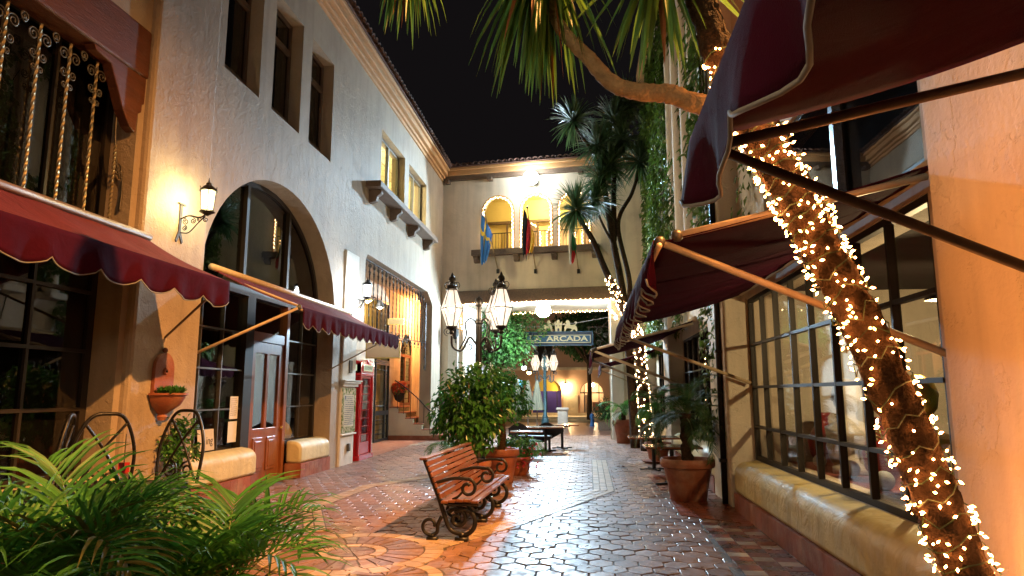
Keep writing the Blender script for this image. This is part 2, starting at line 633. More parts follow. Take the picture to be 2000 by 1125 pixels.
# pavers too far off to tell apart: brick courses in the material
m, nt, out = nodemat("far_paving")
p_ = N(nt, "ShaderNodeBsdfPrincipled"); br = N(nt, "ShaderNodeTexBrick"); gg = N(nt, "ShaderNodeNewGeometry")
br.inputs["Scale"].default_value = 4.0
br.inputs["Color1"].default_value = (0.24,0.10,0.06,1); br.inputs["Color2"].default_value = (0.17,0.075,0.05,1); br.inputs["Mortar"].default_value = (0.10,0.07,0.05,1)
nt.links.new(gg.outputs["Position"], br.inputs["Vector"]); nt.links.new(br.outputs[0], p_.inputs["Base Color"]); p_.inputs["Roughness"].default_value = 0.3
nt.links.new(p_.outputs[0], out.inputs[0])
obj('far_paving', MB().box(-5.5,2.0,27.1,38.6,-0.03,0.0), m, pav)

def slab(name, poly, mat_, z0, z1, parent=pav):
    return obj(name, MB().prism(poly, lambda a,b,d: (a,b,d), z0, z1), mat_, parent)
def band(path, rows, w, ln, zt=0.010, mats=(PAVER_C,), name='band_paver', base=True):
    """rows of small rectangular pavers that follow a path of points"""
    P = [Vector((*p,0)) for p in path]
    half = rows*w/2
    mbb = MB()
    for i in range(len(P)-1):
        d = (P[i+1]-P[i]); Ln = d.length; d.normalize(); n = Vector((-d.y, d.x, 0))
        def mit(k, off):
            if 0 < k < len(P)-1:
                d1 = (P[k]-P[k-1]).normalized(); d2 = (P[k+1]-P[k]).normalized()
                nn = (Vector((-d1.y,d1.x,0))+Vector((-d2.y,d2.x,0))).normalized()
                return P[k] + nn*(off/max(0.3, nn.dot(n)))
            return P[k] + n*off
        if base:
            q = [mit(i,-half-0.01), mit(i+1,-half-0.01), mit(i+1,half+0.01), mit(i,half+0.01)]
            mbb.add([(v.x,v.y,zt-0.007) for v in q], [(0,1,2,3)])
        for r_ in range(rows):
            o0 = -half + r_*w + 0.005; o1 = -half + (r_+1)*w - 0.005
            a0, a1 = mit(i,o0), mit(i+1,o0); b0, b1 = mit(i,o1), mit(i+1,o1)
            m_ = max(1, int(Ln/ln))
            for k in range(m_):
                t0 = k/m_ + 0.005/Ln; t1 = (k+1)/m_ - 0.005/Ln
                pts = [a0.lerp(a1,t0), a0.lerp(a1,t1), b0.lerp(b1,t1), b0.lerp(b1,t0)]
                c = sum(pts, Vector())/4
                z = zt + rnd.gauss(0,0.0012)
                mb2 = MB(); top = [(*(c+(p-c)*0.94).xy, z) for p in pts]; low = [(*p.xy, zt-0.012) for p in pts]
                mb2.add(top+low, [(0,1,2,3)] + [(j+4,(j+1)%4+4,(j+1)%4,j) for j in range(4)])
                obj(name, mb2, mats[r_ % len(mats)], pav, fix=False)
    if base:
        obj('band_bed', mbb, GROUT, pav, fix=False)
band([(0.22,17.1),(0.22,11.8),(-0.98,8.80),(-1.72,7.35)], 3, 0.115, 0.17)
band([(-3.0,13.6),(-3.85,11.95),(-3.95,9.7),(-3.2,8.0)], 2, 0.13, 0.24)
band([(-4.0+1.5*cos(t), 21.3+1.5*sin(t)) for t in [radians(a) for a in range(95,200,15)]], 2, 0.13, 0.22)
# round medallion of wedge pavers
def ring(c, r0, r1, n, mat_, off=0.0, zt=0.008):
    for k in range(n):
        a0, a1 = off+2*pi*k/n + 0.006/max(r0,0.1), off+2*pi*(k+1)/n - 0.006/max(r0,0.1)
        am = (a0+a1)/2
        pts = [(c[0]+r*cos(a), c[1]+r*sin(a)) for r, a in ((r0+.005,a0),(r1-.005,a0),(r1-.005,am),(r1-.005,a1),(r0+.005,a1),(r0+.005,am))]
        cx = sum(p[0] for p in pts)/6; cyy = sum(p[1] for p in pts)/6; z = zt+rnd.gauss(0,.001)
        mb2 = MB(); mb2.add([(cx+(p[0]-cx)*.95, cyy+(p[1]-cyy)*.95, z) for p in pts]+[(p[0],p[1],zt-.012) for p in pts],
                           [(0,1,2,3,4,5)]+[(j+6,(j+1)%6+6,(j+1)%6,j) for j in range(6)])
        obj('wedge_paver', mb2, mat_, pav)
obj('medallion_bed', MB().lathe([(0.97,-0.01),(0.97,0.001)], 48, (*MED,0)), GROUT, pav)
ring(MED, 0.0, 0.24, 4, PAVER, 0.5); ring(MED, 0.24, 0.36, 12, PAVER_C); ring(MED, 0.36, 0.74, 26, PAVER, 0.1); ring(MED, 0.74, 0.94, 30, PAVER_C)
F2 = (-1.80, 6.18)
obj('medallion_bed', MB().lathe([(0.52,-0.01),(0.52,0.001)], 36, (*F2,0)), GROUT, pav)
ring(F2, 0.0, 0.36, 14, PAVER); ring(F2, 0.36, 0.5, 18, PAVER_C)
# red tiled patches below the cafe tables
def patch(poly, nx, ny):
    a, b, c, d = [Vector((*p,0)) for p in poly]
    slab('patch_bed', [tuple(p.xy) for p in (a,b,c,d)], GROUT, -0.01, 0.002)
    for i in range(nx):
        for j in range(ny):
            def q(s, t): return (a.lerp(b,s)).lerp(d.lerp(c,s), t)
            e = 0.02
            pts = [q((i+e)/nx,(j+e)/ny), q((i+1-e)/nx,(j+e)/ny), q((i+1-e)/nx,(j+1-e)/ny), q((i+e)/nx,(j+1-e)/ny)]
            z = 0.009+rnd.gauss(0,.001)
            mb2 = MB(); mb2.add([(p.x,p.y,z) for p in pts]+[(p.x,p.y,0) for p in pts], [(0,1,2,3)]+[(k+4,(k+1)%4+4,(k+1)%4,k) for k in range(4)])
            obj('quarry_tile', mb2, TILE_R, pav, fix=False)
patch([(-2.3,18.3),(-0.75,18.25),(-0.42,19.6),(-2.0,19.7)], 6, 5)
patch([(-2.2,20.3),(-0.85,20.2),(-0.7,21.2),(-2.1,21.3)], 5, 4)
patch([(-1.9,15.3),(-1.11,15.4),(-1.02,16.2),(-1.9,16.2)], 4, 4)
patch([(1.16,12.0),(2.0,12.0),(2.0,14.2),(1.10,14.2)], 4, 8)
patch([(1.18,9.6),(2.0,9.0),(2.0,11.3),(1.20,11.1)], 4, 9)
# herringbone strip by the shop window sill
slab('strip_bed', [(1.18,4.3),(1.985,4.3),(1.985,9.0),(1.34,9.0)], GROUT, -0.01, 0.002)
for r_ in range(26):
    yy = 4.4 + r_*0.18
    for c_ in range(3):
        x0 = 1.36 + c_*0.205 + (r_ % 2)*0.0; x1 = x0+0.195
        mt = PAVER_C if (r_ + c_) % 4 == 0 else (PAVER_D if (r_+c_) % 4 == 2 else TILE_R)
        z = 0.009+rnd.gauss(0,.001)
        obj('strip_paver', MB().box(x0,x1,yy,yy+0.17,0,z), mt, pav)

# ================================================================= LEFT BUILDING
WX = -5.55
bl = thing('arcade_building', 'plastered two-storey building with arched shopfront and tiled eaves along the walk', 'building', (WX,12,0))
def LB(name, mb, mt, parent=None, **k):
    """part of the left building, built in world coordinates"""
    o = obj(name, mb, mt, parent or bl, **k)
    if parent is None:
        o.location = (-WX,-12,0)
    return o
def arch_pts(yc, a, zc, b, z0, n=28):
    pts = [(yc-a, z0)]
    for i in range(n+1):
        t = pi - pi*i/n
        pts.append((yc+a*cos(t), zc+b*sin(t)))
    pts.append((yc+a, z0))
    return pts
fnX = lambda a,b,d: (d, a, b)
def rect(y0,y1,z0,z1): return [(y0,z0),(y1,z0),(y1,z1),(y0,z1)]
ARCH = dict(yc=11.8, a=2.65, zc=3.25, b=2.15)
porch = [(16.35,0.0),(23.95,0.0),(23.95,4.75),(23.2,5.12),(16.55,5.12),(16.35,4.9)]
outer = [(-4,0),(2.4,0),(2.4,0.6),(7.55,0.6),(7.55,5.7),(2.4,5.7),(2.4,5.71),(-4,5.71),(-4,9.8),(26.2,9.8),(26.2,0)]
# the wall as one plate with its openings
outer = [(-4,-0.05),(9.15,-0.05)] + [(9.15,0)] + [p for p in arch_pts(11.8,2.65,3.25,2.15,0.0)] + [(15.9,-0.05),(15.9,2.7),(16.45,3.2),(16.45,4.95),(16.6,5.12),(23.2,5.12),(23.95,4.75),(23.95,-0.05),(26.2,-0.05),(26.2,9.8),(-4,9.8)]
holes = [rect(2.3,7.55,0.62,5.7)]
for (a0,a1) in ((9.42,10.55),(11.02,12.2),(12.65,13.86)):
    holes.append(rect(a0,a1,6.62,8.88))
for (a0,a1) in ((17.47,19.88),(20.38,22.72)):
    holes.append(rect(a0,a1,7.0,8.83))
LB('wall', MB().prism(outer, fnX, WX, WX-0.42, holes), STUCCO)
# pier between the two shop windows, slightly proud, rounded edges
LB('pier', MB().box(WX-0.2,WX+0.10,7.66,9.1,-0.05,9.78), STUCCO, bevel=0.05)
LB('pier', MB().box(WX-0.2,WX+0.05,14.95,15.86,-0.05,4.9), STUCCO_W, bevel=0.03)
# cornice: stepped mouldings
for i,(dx,z0,z1) in enumerate(((0.06,9.77,9.87),(0.13,9.872,9.97),(0.24,9.972,10.14),(0.32,10.142,10.24))):
    LB('cornice_moulding', MB().box(WX-0.3,WX+dx,-4,25.3-dx*0.5,z0,z1), CORN, bevel=0.018)
LB('roof_deck', MB().prism([(WX+0.36,10.244),(WX+0.36,10.27),(WX-4,11.6),(WX-4,10.244)], lambda a,b,d:(a,d,b), -4, 25.2), ROOF_T)
def barrel(r=0.095, ln=0.5, n=7):
    vs_, fs_ = [], []
    for x in (0, ln):
        for rr in (r, r-0.02):
            for k in range(n+1):
                a = pi*k/n
                vs_.append((-x, rr*cos(a), rr*sin(a)))
    m_ = n+1
    for k in range(n):
        fs_ += [(k,k+1,2*m_+k+1,2*m_+k), (m_+k+1,m_+k,3*m_+k,3*m_+k+1), (k+1,k,m_+k,m_+k+1)]
    me = bpy.data.meshes.new('roof_tile'); me.from_pydata(vs_, [], fs_); me.materials.append(ROOF_T)
    for p in me.polygons: p.use_smooth = True
    return me
BARREL = barrel()
roofL = bpy.data.objects.new('roof', None); COL.objects.link(roofL); roofL.parent = bl; roofL.location = (-WX,-12,0)
for k in range(88):
    o = bpy.data.objects.new('roof_tile', BARREL); COL.objects.link(o); o.parent = roofL
    o.location = (WX+0.44, 4.6+k*0.235+rnd.gauss(0,.006), 10.27+rnd.gauss(0,.006)); o.rotation_euler = (0, radians(18)+rnd.gauss(0,.02), rnd.gauss(0,.03))

# upper windows: dark, two panes
def sash(y0,y1,z0,z1,x,mat_f,mat_g,split=None,vert=None,w=0.07,name='window'):
    wdw = LB(name, MB().prism(rect(y0,y1,z0,z1), fnX, x, x-0.07, [rect(y0+w,y1-w,z0+w,z1-w)]), mat_f)
    obj('pane', MB().box(x-0.045,x-0.035,y0+w,y1-w,z0+w,z1-w), mat_g, wdw)
    if split:
        for zz in split: obj('rail', MB().box(x-0.08,x+0.012,y0+w,y1-w,zz-0.05,zz+0.05), mat_f, wdw)
    if vert:
        for yy in vert: obj('mullion', MB().box(x-0.08,x+0.012,yy-0.045,yy+0.045,z0+w,z1-w), mat_f, wdw)
    return wdw
FRAME_T = mat("brown_window_frame", (0.11,0.075,0.055), 0.5, var=0.2, vscale=8)
for (a0,a1) in ((9.42,10.55),(11.02,12.2),(12.65,13.86)):
    sash(a0+0.005,a1-0.005,6.83,8.87,WX-0.24,FRAME_T,GLASS_D,split=[8.25])
    # sloping plaster sill below each window
    LB('window_sill', MB().prism([(WX-0.002,6.625),(WX-0.24,6.85),(WX-0.30,6.85),(WX-0.30,6.5),(WX-0.05,6.5)], lambda a,b,d:(a,d,b), a0+0.003, a1-0.003), STUCCO)
    LB('dark_room', MB().box(WX-2.0,WX-0.421,a0-0.1,a1+0.1,6.5,9.1), DARK)
FRAME_G = mat("grey_green_frame", (0.16,0.16,0.15), 0.4, metal=0.3, var=0.15)
for (a0,a1) in ((17.47,19.88),(20.38,22.72)):
    c = (a0+a1)/2+0.1
    sash(a0+0.005,a1-0.005,7.02,8.82,WX-0.20,FRAME_G,GLASS,vert=[c])
# lit office room behind the pair of windows: ceiling of square panels
m, nt, out = nodemat("ceiling_panels")
p_ = N(nt, "ShaderNodeBsdfPrincipled"); br = N(nt, "ShaderNodeTexBrick"); gg = N(nt, "ShaderNodeNewGeometry")
br.offset = 0.0; br.inputs["Scale"].default_value = 1.0; br.inputs["Brick Width"].default_value = 0.62; br.inputs["Row Height"].default_value = 0.62; br.inputs["Mortar Size"].default_value = 0.018
br.inputs["Color1"].default_value = (0.72,0.66,0.45,1); br.inputs["Color2"].default_value = (0.70,0.64,0.43,1); br.inputs["Mortar"].default_value = (0.16,0.14,0.10,1)
nt.links.new(gg.outputs["Position"], br.inputs["Vector"]); nt.links.new(br.outputs[0], p_.inputs["Base Color"]); nt.links.new(p_.outputs[0], out.inputs[0])
CEILP = m
CREAM = mat("cream_room_paint", (0.70,0.62,0.40), 0.8, var=0.05)
LB('ceiling', MB().box(WX-5.0,WX-0.43,16.9,23.6,9.3,9.36), CEILP)
LB('room_wall', MB().box(WX-5.06,WX-5.0,16.9,23.6,6.6,9.3), CREAM)
LB('room_wall', MB().box(WX-5.0,WX-0.43,23.6,23.66,6.6,9.3), CREAM)
LB('room_wall', MB().box(WX-5.0,WX-0.43,16.84,16.9,6.6,9.3), CREAM)
LB('room_floor', MB().box(WX-5.0,WX-0.43,16.9,23.6,6.52,6.6), CREAM)
cl = thing('ceiling_lamp', 'office lamp glowing behind the pair of lit upper windows', 'lamp', (WX-2.4,20.2,9.24))
obj('diffuser', MB().box(-0.6,0.6,-0.15,0.15,-0.03,0.055), emis("office_lamp", (1,0.86,0.50), 9), cl)
point_light('office_light', (0,0,-0.7), 520, (1,0.84,0.46), 0.25, cl)
# timber shelf under the pair of windows with corbels
SHY0, SHY1 = 16.0, 22.5
LB('timber_shelf', MB().box(WX-0.05,WX+0.40,16.25,22.95,6.80,6.96), WOOD_T, bevel=0.012)
for yy in (16.6,18.5,20.5,22.5):
    LB('corbel', MB().prism([(WX-0.05,6.795),(WX+0.33,6.795),(WX+0.33,6.70),(WX+0.22,6.62),(WX+0.20,6.50),(WX+0.08,6.46),(WX-0.05,6.46)], lambda a,b,d:(a,d,b), yy-0.09, yy+0.09), WOOD_T, bevel=0.01)

# near shop window (left edge of the view): beam, corbel, bars
LB('beam', MB().box(WX-0.3,WX+0.03,0.5,7.66,5.56,6.2), WOOD_B, bevel=0.03)
LB('beam_corbel', MB().prism([(7.64,5.555),(6.70,5.555),(6.74,5.50),(7.0,5.46),(7.05,5.36),(7.14,5.22),(7.26,5.0),(7.40,4.84),(7.52,4.80),(7.54,5.06),(7.60,5.10),(7.60,5.20),(7.64,5.22)], fnX, WX-0.12, WX+0.01), WOOD_B, bevel=0.012)
XG = WX-0.33
nw = LB('window', MB().prism(rect(2.3,7.55,0.62,5.7), fnX, XG, XG-0.07, [rect(2.4,7.45,0.72,5.6)]), BRONZE)
yy = 2.4; k = 0
vy = [2.4,3.3,4.2,5.1,5.85,6.6,7.45]; vz = [0.72,1.42,2.09,2.78,3.46,5.6]
for i in range(len(vy)-1):
    if i: obj('muntin', MB().box(XG-0.06,XG+0.01,vy[i]-0.02,vy[i]+0.02,0.72,5.6), BRONZE, nw)
    for j in range(len(vz)-1):
        obj('pane', MB().box(XG-0.03,XG-0.024,vy[i]+0.021,vy[i+1]-0.021,vz[j]+0.021,vz[j+1]-0.021), GLASS_D, nw)
for z in vz[1:-1]: obj('muntin', MB().box(XG-0.055,XG+0.014,2.4,7.45,z-0.02,z+0.02), BRONZE, nw)
LB('dark_room', MB().box(WX-4.5,WX-0.43,1.6,8.2,0.3,6.0), DARK)
grl = thing('window_grille', 'twisted iron bars with leafy scrolls in front of the dark shop window', 'grille', (WX-0.12,7.4,3.2))
def twist(p, q, r=0.018, turns=40):
    p, q = Vector(p), Vector(q); n = turns*4; d = (q-p)
    mb_ = MB(); vs_, fs_ = [], []
    a = d.normalized().orthogonal().normalized(); b = d.normalized().cross(a)
    for i in range(n+1):
        ph = 2*pi*(i/4)/4*1.0
        for k in range(4):
            an = ph*0.5 + k*pi/2
            rr = r
            vs_.append(p + d*(i/n) + (a*cos(an)+b*sin(an))*rr)
    for i in range(n):
        for k in range(4):
            k2 = (k+1) % 4
            fs_.append((i*4+k, i*4+k2, (i+1)*4+k2, (i+1)*4+k))
    return mb_.add(vs_, fs_)
GILT = mat("worn_gilt_iron", (0.33,0.27,0.16), 0.38, metal=0.7, var=0.3, vscale=30)
for i in range(10):
    yb = 7.36 - i*0.42 - WX*0 - 7.4
    zt = 5.45-3.2 if i else 4.6-3.2
    obj('bar', twist((0,yb,0.25),(0,yb,zt)), GILT, grl)
    if i:
        F_ = lambda a,b: (0.0, a, b)
        class _S:
            def tube(self,*a): obj('scroll', MB().tube(*a), IRON_G, grl, smooth='all')
        mb_ = _S()
        for s in (-1,1):
            mb_.tube(scroll((yb+s*0.085, 2.10), 0.075, 0.015, (pi if s>0 else 0), (pi if s>0 else 0)-s*3.3*pi, F_), 0.009, 5)
            mb_.tube(scroll((yb+s*0.065, 1.90), 0.055, 0.012, (pi if s>0 else 0), (pi if s>0 else 0)+s*3.2*pi, F_), 0.008, 5)
            mb_.tube(scroll((yb+s*0.20, 2.22), 0.06, 0.012, -pi/2, -pi/2+s*3*pi, F_), 0.008, 5)
            mb_.tube(scroll((yb+s*0.045, 1.76), 0.04, 0.01, (pi if s>0 else 0), (pi if s>0 else 0)+s*3*pi, F_), 0.007, 5)
mb_ = MB(); F_ = lambda a,b: (0.0, a, b)
mb_.tube(bez([(0,-0.04,2.2),(0,-0.07,1.9),(0,-0.06,1.5),(0,0.0,1.2),(0,0.08,1.0)],8), 0.014, 5)
mb_.tube(scroll((0.03,1.12),0.09,0.015,pi,pi+3.4*pi,F_),0.011,5); mb_.tube(bez([(0,0.10,1.1),(0,0.14,0.9),(0,0.13,0.6)],8),0.012,5)
obj('end_scroll', mb_, IRON_G, grl, smooth='all')

# arched shopfront: frame, door, muntins
XA = WX-0.36
ao = arch_pts(11.8,2.64,3.25,2.14,0.55); ai = arch_pts(11.8,2.55,3.25,2.05,0.64)
sf = LB('shopfront', MB().prism(ao, fnX, XA, XA-0.09, [ai]), BRONZE)
obj('pane', MB().prism(arch_pts(11.8,2.54,3.42,1.87,3.42), fnX, XA-0.04, XA-0.048), GLASS_D, sf)
obj('transom', MB().box(XA-0.1,XA+0.05,9.18,14.42,3.28,3.42), BRONZE, sf)
for yv, zt in ((11.05,5.22),(12.75,5.16)): obj('mullion', MB().box(XA-0.07,XA+0.03,yv-0.045,yv+0.045,3.42,zt), BRONZE, sf)
bl_c = mat("roller_blind", (0.035,0.035,0.037), 0.8, var=0.1, vscale=1, bump=0.3, bscale=90)
obj('roller_blind', MB().box(XA-0.12,XA-0.11,11.1,12.7,3.42,5.15), bl_c, sf)
DY0, DY1 = 11.50, 12.78          # door
LB('jamb_post', MB().box(XA-0.1,XA+0.05,DY0-0.30,DY0-0.02,0.0,3.28), BRONZE)
LB('jamb_post', MB().box(XA-0.1,XA+0.05,DY1+0.02,DY1+0.14,0.0,3.28), WOOD_D)
for (a0,a1,cols) in ((9.25,DY0-0.30,3),(DY1+0.14,14.36,2)):
    for i in range(cols):
        for j in range(4):
            z0 = 0.70+j*0.645; w_ = (a1-a0)/cols
            obj('pane', MB().box(XA-0.045,XA-0.038,a0+i*w_+0.015,a0+(i+1)*w_-0.015,z0+0.015,z0+0.63), GLASS, sf)
    for i in range(1,cols): obj('muntin', MB().box(XA-0.06,XA+0.0,a0+i*w_-0.015,a0+i*w_+0.015,0.7,3.28), IRON_G, sf)
    for j in range(1,4): obj('muntin', MB().box(XA-0.058,XA+0.003,a0,a1,0.70+j*0.645-0.013,0.70+j*0.645+0.013), IRON_G, sf)
    obj('bottom_rail', MB().box(XA-0.1,XA+0.04,a0-0.06,a1+0.02,0.58,0.70), BRONZE, sf)
dr = LB('door', MB().prism(rect(DY0,DY1,0.02,2.52), fnX, XA+0.01, XA-0.05, [rect(DY0+0.17,DY0+0.60,0.98,2.32), rect(DY0+0.70,DY1-0.17,0.98,2.32)]), WOOD_D, bevel=0.008)
for (a0,a1) in ((DY0+0.17,DY0+0.60),(DY0+0.70,DY1-0.17)):
    obj('pane', MB().box(XA-0.025,XA-0.019,a0,a1,0.98,2.32), GLASS, dr)
    obj('panel', MB().box(XA+0.011,XA+0.03,a0+0.02,a1-0.02,0.22,0.82), WOOD_D, dr, bevel=0.012)
    obj('panel_field', MB().box(XA+0.02,XA+0.042,a0+0.08,a1-0.08,0.28,0.76), WOOD_D, dr, bevel=0.012)
obj('knob', MB().sphere((XA+0.07,DY1-0.09,0.96),0.035), mat("brass",(0.5,0.33,0.1),0.25,metal=1.0), dr, smooth='all')
for zz in (0.45,1.35,2.2): obj('hinge', MB().box(XA+0.01,XA+0.03,DY0-0.01,DY0+0.02,zz,zz+0.12), IRON, dr)
obj('door_head', MB().box(XA-0.1,XA+0.03,DY0,DY1,2.53,2.70), WOOD_D, dr)
obj('transom_pane', MB().box(XA-0.045,XA-0.038,DY0,DY1,2.71,3.27), GLASS, sf)
# shop room behind the arch
LB('shop_floor', MB().box(WX-5.0,WX-0.43,8.6,15.0,-0.04,0.02), TILE_R)
LB('shop_back_wall', MB().box(WX-5.1,WX-5.0,8.6,15.0,0.0,5.6), mat("dim_shop_wall",(0.10,0.08,0.06),0.8))
LB('shop_side_wall', MB().box(WX-5.0,WX-0.43,8.5,8.6,0.0,5.6), DARK)
LB('shop_side_wall', MB().box(WX-5.0,WX-0.43,15.0,15.1,0.0,5.6), DARK)
LB('shop_ceiling', MB().box(WX-5.0,WX-0.43,8.6,15.0,5.6,5.66), DARK)
# rounded cream sills with tiled base
def sill(y0, y1, xf, xb, zt, mt, parent, LBf, sgn=1, tile_w=0.2, r=0.16, zb=0.27):
    prof = [(xb, zb), (xf, zb)]
    for i in range(9):
        a = (pi/2)*i/8
        prof.append((xf - sgn*r*(1-cos(a)), zt - r + r*sin(a)))
    prof.append((xb, zt+0.02))
    s_ = LBf('window_sill', MB().prism(prof, lambda a,b,d:(a,d,b), y0, y1), mt, bevel=0.05, smooth=True)
    n = int((y1-y0)/tile_w)
    for k in range(n):
        a0 = y0 + (y1-y0)*k/n; a1 = y0 + (y1-y0)*(k+1)/n
        LBf('base_tile', MB().box(min(xb,xf+sgn*0.012),max(xb,xf+sgn*0.012),a0+0.003,a1-0.003,-0.02,zb-0.002), TERRA)
sill(12.95,14.46,WX+0.02,WX-0.30,0.68,SILL_C,bl,LB)
sill(9.25,11.18,WX+0.02,WX-0.30,0.70,SILL_C,bl,LB)
sill(2.3,7.66,WX+0.16,WX-0.30,0.64,SILL_C,bl,LB)
# small fittings on the white pier
obj('bell_box', MB().box(WX+0.05,WX+0.07,15.36,15.56,2.07,2.36), IRON_G, None)
tag(bpy.data.objects['bell_box'], 'small metal bell plate on the white pier above the tile plaque', 'bell plate')
ob = obj('socket_box', MB().box(WX+0.05,WX+0.11,15.38,15.5,0.30,0.47), IRON_G, None, bevel=0.015)
tag(ob, 'small grey weatherproof outlet low on the white pier', 'outlet')

# ---------------- porch with gate, grille window, stairs
PB = -6.98
LB('porch_back_wall', MB().prism(rect(15.4,27.6,-0.05,5.4), fnX, PB, PB-0.3, [rect(21.9,23.55,0.0,2.95), arch_pts(25.9,0.86,3.1,0.75,1.12,14), rect(20.55,23.3,3.3,4.75)]), STUCCO_F)
LB('porch_side_wall', MB().box(PB,WX-0.42,15.45,15.88,-0.05,5.4), STUCCO_F)
LB('porch_end_wall', MB().box(PB,WX-0.42,27.3,27.6,-0.05,5.4), STUCCO_F)
LB('porch_ceiling', MB().box(PB,WX-0.421,15.89,27.3,5.25,5.4), STUCCO_F)
LB('porch_floor', MB().box(PB,WX,16.0,27.3,-0.04,0.004), TERRA)
YG = mat("yellow_lobby_wall", (0.62,0.50,0.20), 0.7, var=0.1)
LB('lobby_wall', MB().box(PB-1.6,PB-1.55,20,27.6,0,5.4), YG)
lamp_l = thing('lobby_lamp', 'lobby lamp lighting the yellow wall behind the iron gate', 'lamp', (PB-0.9,23.7,4.9))
obj('shade', MB().lathe([(0.02,0.12),(0.14,0.1),(0.16,0.0)], 14, closed=False), WHITE, lamp_l)
obj('globe', MB().sphere((0,0,0),0.09), emis("lobby_bulb",(1,0.8,0.35),25), lamp_l)
point_light('lobby_light',(0,0,-0.2),170,(1,0.76,0.30),0.1,lamp_l)
def iron_panel(y0,y1,z0,z1,x,n,parent,name='grille_panel',scroll_ends=True):
    mb_ = MB(); F_ = lambda a,b: (x,a,b)
    for k in range(n):
        yk = y0 + (y1-y0)*(k+0.5)/n
        mb_.tube([(x,yk,z0),(x,yk,z1)],0.009,5)
        if scroll_ends:
            for zz in (z0+0.16,z1-0.16):
                mb_.sphere((x,yk,zz),0.022,6,4)
            for s,zz in ((1,z1-0.3),(-1,z0+0.3)):
                mb_.tube(scroll((yk+0.03*s,zz),0.035,0.008,0,s*2.6*pi,F_,12),0.006,4)
    return obj(name, mb_, IRON, parent)
gt = LB('gate', MB().prism(rect(21.95,23.5,0.02,2.64), fnX, PB+0.05, PB-0.02, [rect(22.03,23.0,0.10,0.88),rect(22.03,23.0,1.02,2.55),rect(23.12,23.42,0.10,0.88),rect(23.12,23.42,1.02,2.55)]), IRON)
iron_panel(22.03,23.0,1.02,2.55,PB+0.02,7,gt); iron_panel(22.03,23.0,0.10,0.88,PB+0.02,7,gt); iron_panel(23.12,23.42,1.02,2.55,PB+0.02,2,gt); iron_panel(23.12,23.42,0.10,0.88,PB+0.02,2,gt)
fl_ = LB('gate_fanlight', MB().prism(rect(21.95,23.5,2.66,2.93), fnX, PB+0.04, PB-0.02, [rect(22.02,23.43,2.71,2.88)]), IRON)
d2 = LB('stair_door', MB().prism(rect(25.06,26.74,1.13,3.08), fnX, PB-0.05, PB-0.12, [rect(25.16,25.84,1.25,1.95),rect(25.16,25.84,2.08,2.98),rect(25.96,26.64,1.25,1.95),rect(25.96,26.64,2.08,2.98)]), mat("dark_red_door",(0.13,0.035,0.02),0.4))
for (a0,a1) in ((25.16,25.84),(25.96,26.64)):
    iron_panel(a0,a1,2.08,2.98,PB-0.085,4,d2); iron_panel(a0,a1,1.25,1.95,PB-0.085,4,d2)
ft = MB()
for k in range(9):
    a = pi*k/8
    ft.tube([(PB-0.08,25.9+0.12*cos(a),3.12+0.1*sin(a)),(PB-0.08,25.9+0.82*cos(a),3.12+0.70*sin(a))],0.012,5)
ft.tube([(PB-0.08,25.9+0.84*cos(pi*k/16),3.10+0.73*sin(pi*k/16)) for k in range(17)],0.03,6)
ft.tube([(PB-0.08,25.9+0.3*cos(pi*k/10),3.12+0.26*sin(pi*k/10)) for k in range(11)],0.015,6)
obj('fanlight', ft, IRON, d2)
LB('grille_window', MB().prism(rect(20.55,23.3,3.3,4.75), fnX, PB+0.04, PB-0.03, [rect(20.63,23.22,3.38,4.67)]), IRON)
gwin = [o for o in bl.children if o.name.startswith('grille_window')][0]
iron_panel(20.63,23.22,3.38,4.67,PB+0.01,15,gwin)
LB('grille_window_room', MB().box(PB-1.2,PB-1.15,20.3,23.4,3.2,5.0), mat("dim_shop_wall",(0.10,0.08,0.06)))
# hanging spindle screen across the porch opening
ss = thing('spindle_screen', 'hanging wrought-iron spindle screen across the top of the orange-lit porch', 'iron screen', (WX-0.2,20.1,5.1))
zr0, zr1 = -1.95, -1.72
def zr(y): return zr0 + (zr1-zr0)*(y+3.5)/7.2
for k in range(20):
    yk = -3.45 + k*0.375
    mb_ = twist((0,yk,-0.03),(0,yk,zr(yk)), 0.017, 24)
    F_ = lambda a,b: (0.0,a,b)
    for s in (-1,1):
        mb_.tube(scroll((yk+s*0.08,-0.14),0.075,0.012,(pi if s>0 else 0),(pi if s>0 else 0)-s*2.6*pi,F_,14),0.009,4)
        mb_.tube(scroll((yk+s*0.05,-0.30),0.048,0.01,(pi if s>0 else 0),(pi if s>0 else 0)+s*2.4*pi,F_,12),0.008,4)
    mb_.lathe([(0.004,-0.42),(0.03,-0.36),(0.004,-0.30)],6,(0,yk,0))
    obj('spindle', mb_, IRON, ss)
obj('top_rail', MB().box(-0.02,0.02,-3.6,3.75,-0.03,0.0), IRON, ss)
rl = MB(); rl.tube([(0.0,y_,zr(y_)) for y_ in (-3.55,0,3.75)],0.022,6)
F_ = lambda a,b: (0.0,a,b)
for k in range(14):
    yk = -3.3+k*0.5
    for s in (-1,1): rl.tube(scroll((yk+s*0.07,zr(yk)-0.09),0.06,0.012,pi/2,pi/2+s*3*pi,F_,14),0.009,4)
    rl.sphere((0,yk,zr(yk)-0.2),0.025,6,4)
obj('lower_rail', rl, IRON, ss)
eb = MB()
eb.tube([(0,3.72,-0.3),(0,3.74,-2.7)],0.02,5)
for zz in (-0.6,-0.95,-1.3,-1.9,-2.25,-2.6): eb.tube(scroll((3.62,zz),0.09,0.015,0,3.2*pi,F_,16),0.011,4)
obj('end_bracket', eb, IRON, ss)
